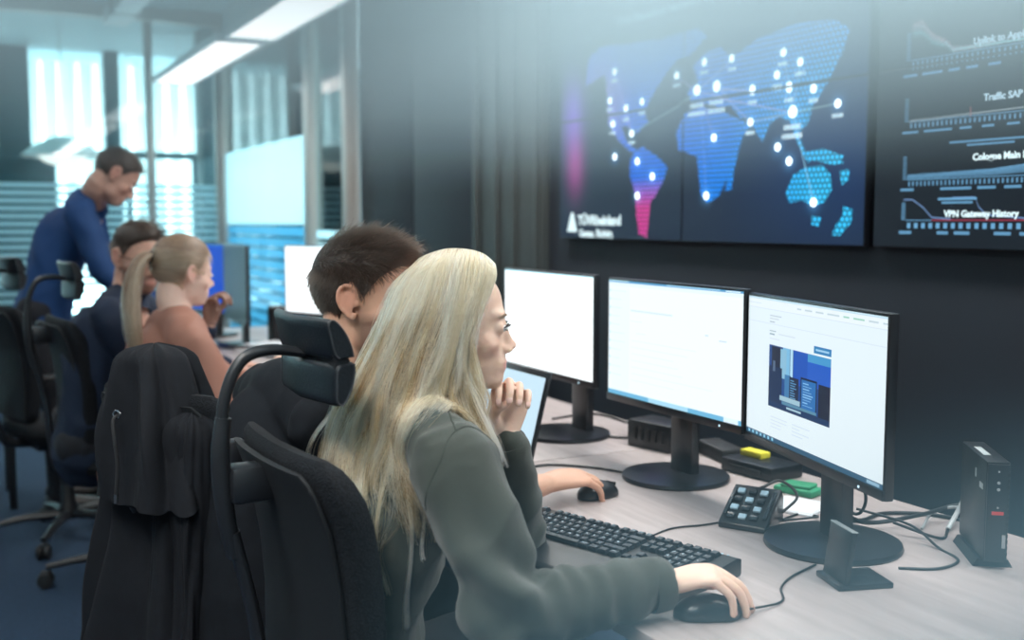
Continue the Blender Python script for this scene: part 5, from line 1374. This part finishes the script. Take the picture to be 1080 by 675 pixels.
torso(b, (.52, 2.08, .62), (.53, 2.08, .74), (.57, 2.07, .90), nk, Vector(sL) + Vector((0, -.03, 0)), Vector(sR) + Vector((0, .03, 0)), -.012)
for s_, e_, w_ in ((sR, eR, wR), (sL, eL, wL)):
    b.blob([s_, Vector(s_).lerp(Vector(e_), .5), e_], [.054, .050, .042], 16, 5)
    b.blob([e_, Vector(e_).lerp(Vector(w_), .35), w_], [.043, .043, (.029, .022)], 16, 5, up=(0, 0, 1))
nails = []
hM = frame(wR, (.98, .16, -.02), (0, -.15, 1)); hand_mb(b, hM, [(18, 24, 14), (20, 26, 16), (22, 28, 18), (26, 30, 20)], (3, 0, -2, -5), s=1.12, nails=nails)
hM = frame(wL, (.95, -.25, -.02), (0, 0, 1)); hand_mb(b, hM, [(14, 24, 16), (14, 24, 16), (16, 26, 18), (20, 28, 20)], left=True, s=1.06)
me = fuse(b, .0038, 2); paint_skin(me, MM, MS, (.60, .345, .245), beard=(.10, .055, .04), lips=(.45, .2, .17), brow=(.05, .03, .02))
put(me, 'body', m_skin, mn); eyes(mn, MM, MS)
for c, rot, r in nails:
    q = MB(); q.ell((0, 0, 0), (r * .78, r * .68, r * .20), u=12, v=8); e = q.mesh('fingernail', m_nail); e.transform(Matrix.Translation(c) @ rot.to_4x4()); put(e, 'fingernail', m_nail, mn)
b = MB()
torso(b, (.52, 2.08, .50), (.52, 2.08, .74), (.57, 2.07, .90), (.64, 2.035, 1.035), Vector(sL) + Vector((0, -.03, 0)), Vector(sR) + Vector((0, .03, 0)), .014)
for s_, e_ in ((sR, eR), (sL, eL)):
    b.blob([s_, Vector(s_).lerp(Vector(e_), .45), Vector(s_).lerp(Vector(e_), .80)], [.070, .066, .058], 20, 5)
me = fuse(b, .007, 4); wrinkle(me, .006, (10, 10, 8)); put(me, 'shirt', m_mancloth, mn)
legs(mn, (.52, 2.19, .53), (.52, 2.03, .53), (.93, 2.24, .54), (.93, 2.05, .54), (.95, 2.26, 0), (.95, 2.04, 0))
short_hair(mn, MM, MS, m_brown_shell, m_brown, n=14000, length=(.010, .040), comb=(.65, -.15, .30), lift=.008, quiff=.012, front=.040, back_low=-.062, seedv=4, res=(110, 70))
# ---------------------------------------------------------------- three people at the back
m_bluecloth = mat('royal_blue_shirt', (.003, .038, .135), .8, nscale=8, namt=.15)
m_navycloth = mat('navy_jacket_cloth', (.006, .016, .040), .85, nscale=8, namt=.15)
m_pinkcloth = mat('dusty_pink_blouse', (.30, .135, .095), .7, nscale=6, namt=.10)
m_ash_shell = mat('ash_blond_under', (.20, .13, .085), .55, nscale=70, namt=.4)
m_ash = hair_material('ash_blond_strands', [(.26, .17, .10), (.45, .32, .21), (.16, .10, .06), (.55, .42, .29)])
m_black_frame = mat('spectacle_frame', (.01, .01, .012), .3)
def seated(label, H, fwd, up, hs, skin, sL, sR, eL, eR, wL, wR, chest, hip, cloth, base, beard=None, fem=False, sleeves=1.0, hands=None, trous=None, lips=(.45, .2, .17), standing=None):
    t = thing('person', label, 'person', base, 0)
    M = frame(H, fwd, up); b = MB(); head_bm(b.bm, M, fem=fem, s=hs, nu=72, nv=56)
    mid = (Vector(sL) + Vector(sR)) / 2; nk = mid.lerp(Vector(H), .25)
    r = .050 if fem else .060
    b.blob([M @ Vector((-.03, 0, -.03)), M @ Vector((-.035, 0, -.09)), nk, mid - Vector((0, 0, .03))], [r, r, r * 1.08, r * 1.4], 18, 4)
    k = .90 if fem else 1
    torso(b, hip, Vector(hip).lerp(Vector(chest), .45), chest, nk, Vector(sL).lerp(mid, .12), Vector(sR).lerp(mid, .12), -.012, fem)
    for s_, e_, w_ in ((sR, eR, wR), (sL, eL, wL)):
        b.blob([s_, Vector(s_).lerp(Vector(e_), .5), e_], [.050 * k, .046 * k, .040 * k], 14, 4); b.blob([e_, Vector(e_).lerp(Vector(w_), .35), w_], [.041 * k, .040 * k, .025 * k], 14, 4)
    for i, (w_, lf) in enumerate(((wR, False), (wL, True))):
        d, u, c = hands[i]; hand_mb(b, frame(w_, d, u), [c] * 4, left=lf, s=1.0 if not fem else .93)
    me = fuse(b, .0055, 2); paint_skin(me, M, hs, skin, beard=beard, lips=lips, brow=(.08, .05, .035)); put(me, 'body', m_skin, t); eyes(t, M, hs)
    b = MB(); torso(b, Vector(hip) - Vector((0, 0, .05)), Vector(hip).lerp(Vector(chest), .45), chest, nk - Vector((0, 0, .012)), Vector(sL).lerp(mid, .12), Vector(sR).lerp(mid, .12), .014, fem)
    for s_, e_, w_ in ((sR, eR, wR), (sL, eL, wL)):
        s_, e_, w_ = Vector(s_), Vector(e_), Vector(w_)
        b.blob([s_, s_.lerp(e_, .5), e_], [.066 * k, .062 * k, .056 * k], 16, 4); b.blob([e_, e_.lerp(w_, .5 * sleeves), e_.lerp(w_, .92 * sleeves)], [.055 * k, .048 * k, .040 * k], 16, 4)
    me = fuse(b, .009, 4); wrinkle(me, .011, (9, 9, 7)); sh = put(me, 'shirt', cloth, t)
    # collar
    cb = MB(); ax = (M @ Vector((-.035, 0, -.09)) - nk).normalized(); u = ax.orthogonal().normalized(); v = ax.cross(u); rings = []
    for off, rad in ((-.035, r * 1.35), (-.005, r * 1.20), (.018, r * 1.13), (.018, r * 1.06), (-.02, r * 1.10)):
        rings.append([nk + ax * off + (u * math.cos(a) + v * math.sin(a)) * rad for a in [q * 2 * PI / 28 for q in range(28)]])
    cb.ring_loft(rings, cap=False); pout(cb, 'collar', cloth, t, sh)
    h = Vector(hip); sd = (Vector(sL) - Vector(sR)).normalized() * .10
    if standing is None:
        f = Vector((.40, 0, 0)); legs(t, h + sd, h - sd, h + sd * 1.2 + f, h - sd * 1.2 + f, (h + sd * 1.3 + f).xy.to_3d() + Vector((.02, 0, 0)), (h - sd * 1.3 + f).xy.to_3d() + Vector((.02, 0, 0)), voxel=.016)
    else:
        fL, fR = standing; legs(t, h + sd, h - sd, (h + sd).lerp(Vector(fL), .5) + Vector((.03, 0, 0)), (h - sd).lerp(Vector(fR), .5) + Vector((.03, 0, 0)), fL, fR, voxel=.016)
    return t, M
# glasses
t, M = seated('bearded man with thin glasses and navy jacket, talking at the back desk', (.592, 3.985, 1.222), (.38, -.92, -.12), (.1, 0, 1), 1.04, (.56, .32, .24),
    (.62, 4.17, 1.03), (.47, 3.86, 1.03), (.74, 4.27, .80), (.62, 3.88, .80), (.95, 4.20, .79), (.765, 3.665, 1.005), (.47, 4.04, .92), (.42, 4.10, .57), m_navycloth, (.42, 4.10, 0),
    beard=(.13, .065, .045), hands=[((.1, -.05, 1), (-.55, .5, .1), (60, 62, 40)), ((1, -.2, 0), (0, 0, 1), (15, 25, 16))])
g = MB()
for sd in (-1, 1):
    g.tube([M @ (Vector((.097 - .004 * abs(math.cos(a)) , sd * (.033 + .021 * math.cos(a)), .0 + .016 * math.sin(a))) * 1.04) for a in [k * PI / 10 for k in range(21)]], .0014, 6, 1, cap=False)
    g.tube([M @ (Vector((.094, sd * .054, .006)) * 1.04), M @ (Vector((.05, sd * .074, .006)) * 1.04), M @ (Vector((-.008, sd * .082, .008)) * 1.04)], .0014, 6, 2)
g.tube([M @ (Vector((.100, .012, .004)) * 1.04), M @ (Vector((.105, 0, .008)) * 1.04), M @ (Vector((.100, -.012, .004)) * 1.04)], .0013, 6, 3)
pout(g, 'glasses', m_black_frame, t)
short_hair(t, M, 1.04, m_brown_shell, m_brown, n=3500, length=(.012, .035), comb=(.6, .2, .5), lift=.009, quiff=.006, front=.042, seedv=8)
# woman with ponytail
t, M = seated('woman with ash blond ponytail and dusty pink blouse, seated at the back desk', (.676, 3.600, 1.188), (.97, .22, -.10), (.1, 0, 1), .95, (.80, .55, .45),
    (.63, 3.76, .985), (.66, 3.41, .975), (.84, 3.70, .79), (.745, 3.33, .775), (1.05, 3.60, .80), (.935, 3.29, .790), (.60, 3.60, .88), (.52, 3.62, .56), m_pinkcloth, (.52, 3.62, 0), fem=True,
    hands=[((.9, .1, .1), (0, 0, 1), (20, 30, 20)), ((-.25, -.2, 1), (.7, .5, 0), (40, 50, 30))], sleeves=.85, lips=(.55, .25, .22))
so = short_hair(t, M, .97, m_ash_shell, m_ash, fem=True, n=3500, lift=.009, front=.040, back_low=-.058, seedv=9, ponytail=True)
pt = [M @ Vector(p) for p in ((-.100, 0, .040), (-.130, -.004, .045), (-.158, -.010, .015), (-.175, -.020, -.045), (-.180, -.035, -.11), (-.175, -.05, -.18), (-.165, -.055, -.24))]
b = MB(); b.blob(pt, [.016, .018, .024, .028, .026, .020, .010], 18, 5); pout(b, 'ponytail', m_ash_shell, t, so)
b = MB(); b.tube([M @ Vector((-.117 + .004 * 0, .019 * math.cos(a), .043 + .019 * math.sin(a))) for a in [k * PI / 8 for k in range(17)]], .004, 8, 1, cap=False); pout(b, 'hair_tie', m_black_frame, t, so)
rng = np.random.RandomState(5); C = catmull(pt, 4); C = np.array([[p.x, p.y, p.z] for p in C]); RR = np.interp(np.linspace(0, 1, len(C)), np.linspace(0, 1, 7), [.016, .019, .026, .031, .030, .026, .018]); st = []
for k in range(1500):
    a = rng.rand() * 6.28; q = math.sqrt(rng.uniform(.5, 1.1)); o_ = np.array([math.cos(a) * .8, math.sin(a), math.cos(a) * .35]) * q
    st.append(C + o_ * RR[:, None] + np.cumsum(rng.randn(len(C), 3), 0) * .0008)
hair_curves('ponytail_strands', st, .0005, .0002, m_ash, t, so)
# standing man
t, M = seated('standing man in royal blue shirt bending over the back desk', (.690, 5.235, 1.562), (.76, -.16, -.62), (.62, 0, .76), 1.05, (.40, .24, .19),
    (.60, 5.54, 1.405), (.52, 5.20, 1.40), (.66, 5.60, 1.14), (.61, 5.13, 1.13), (.90, 5.45, .95), (.86, 5.10, .93), (.47, 5.38, 1.27), (.36, 5.42, .95), m_bluecloth, (.36, 5.42, 0),
    hands=[((.6, 0, -.8), (.8, 0, .6), (14, 20, 14)), ((.6, 0, -.8), (.8, 0, .6), (14, 20, 14))], standing=((.42, 5.54, 0), (.40, 5.30, 0)))
short_hair(t, M, 1.05, m_brown_shell, m_brown, n=3500, length=(.008, .020), comb=(.6, .0, .5), lift=.006, front=.045, seedv=12)
# ================================================================ added volumes standing in for a pale veil reflected in glass
hz = bpy.data.materials.new('reflection_veil'); hz.use_nodes = True; nt = hz.node_tree; nt.nodes.remove(nt.nodes['Principled BSDF'])
vs = nt.nodes.new('ShaderNodeVolumeScatter'); vs.inputs['Color'].default_value = (.58, .86, 1.0, 1); vs.inputs['Anisotropy'].default_value = 0.2
tc = nt.nodes.new('ShaderNodeTexCoord'); sp = nt.nodes.new('ShaderNodeSeparateXYZ'); nt.links.new(tc.outputs['Object'], sp.inputs[0])
def mr(src, a, b, lo, hi):
    m = nt.nodes.new('ShaderNodeMapRange'); m.interpolation_type = 'SMOOTHSTEP'
    for k, v in (('From Min', a), ('From Max', b), ('To Min', lo), ('To Max', hi)): m.inputs[k].default_value = v
    nt.links.new(src, m.inputs['Value']); return m.outputs['Result']
up_ = mr(sp.outputs['Z'], 1.42, 2.05, 0.0, .95)
nt.links.new(up_, vs.inputs['Density'])
va = nt.nodes.new('ShaderNodeVolumeAbsorption'); va.inputs['Color'].default_value = (.58, .86, 1.0, 1); nt.links.new(up_, va.inputs['Density'])
ad = nt.nodes.new('ShaderNodeAddShader'); nt.links.new(vs.outputs[0], ad.inputs[0]); nt.links.new(va.outputs[0], ad.inputs[1])
nt.links.new(ad.outputs[0], nt.nodes['Material Output'].inputs['Volume'])
o = MB().box((.25, 1.6, 1.95), (4.3, 3.6, 1.10)).out('veil_volume', hz, None, smooth=False)
tag(o, 'thin bluish mist hanging under the ceiling over the front desks', 'haze', kind='stuff')

hz2 = hz.copy(); hz2.name = 'low_reflection_veil'; n2 = hz2.node_tree  # second added volume, imitating the reflected wash at the lower right
sp2 = [n for n in n2.nodes if n.type == 'SEPXYZ'][0]; old = [n for n in n2.nodes if n.type == 'MAP_RANGE'][0]
def mr2(sock, a, b, hi):
    m = n2.nodes.new('ShaderNodeMapRange'); m.interpolation_type = 'SMOOTHSTEP'
    for k, v in (('From Min', a), ('From Max', b), ('To Min', 0.0), ('To Max', hi)): m.inputs[k].default_value = v
    n2.links.new(sp2.outputs[sock], m.inputs['Value']); return m.outputs['Result']
mu = n2.nodes.new('ShaderNodeMath'); mu.operation = 'MULTIPLY'
n2.links.new(mr2('Y', 1.02, .45, 1.7), mu.inputs[0]); n2.links.new(mr2('Z', 1.22, .90, 1.0), mu.inputs[1])
for nd in n2.nodes:
    if nd.type in ('VOLUME_SCATTER', 'VOLUME_ABSORPTION'): nd.inputs['Color'].default_value = (.36, .74, .98, 1); n2.links.new(mu.outputs[0], nd.inputs['Density'])
o = MB().box((1.05, .60, 1.0), (1.5, .95, .46)).out('veil_volume', hz2, None, smooth=False)
tag(o, 'thin bluish mist low over the near end of the front desk', 'haze', kind='stuff')
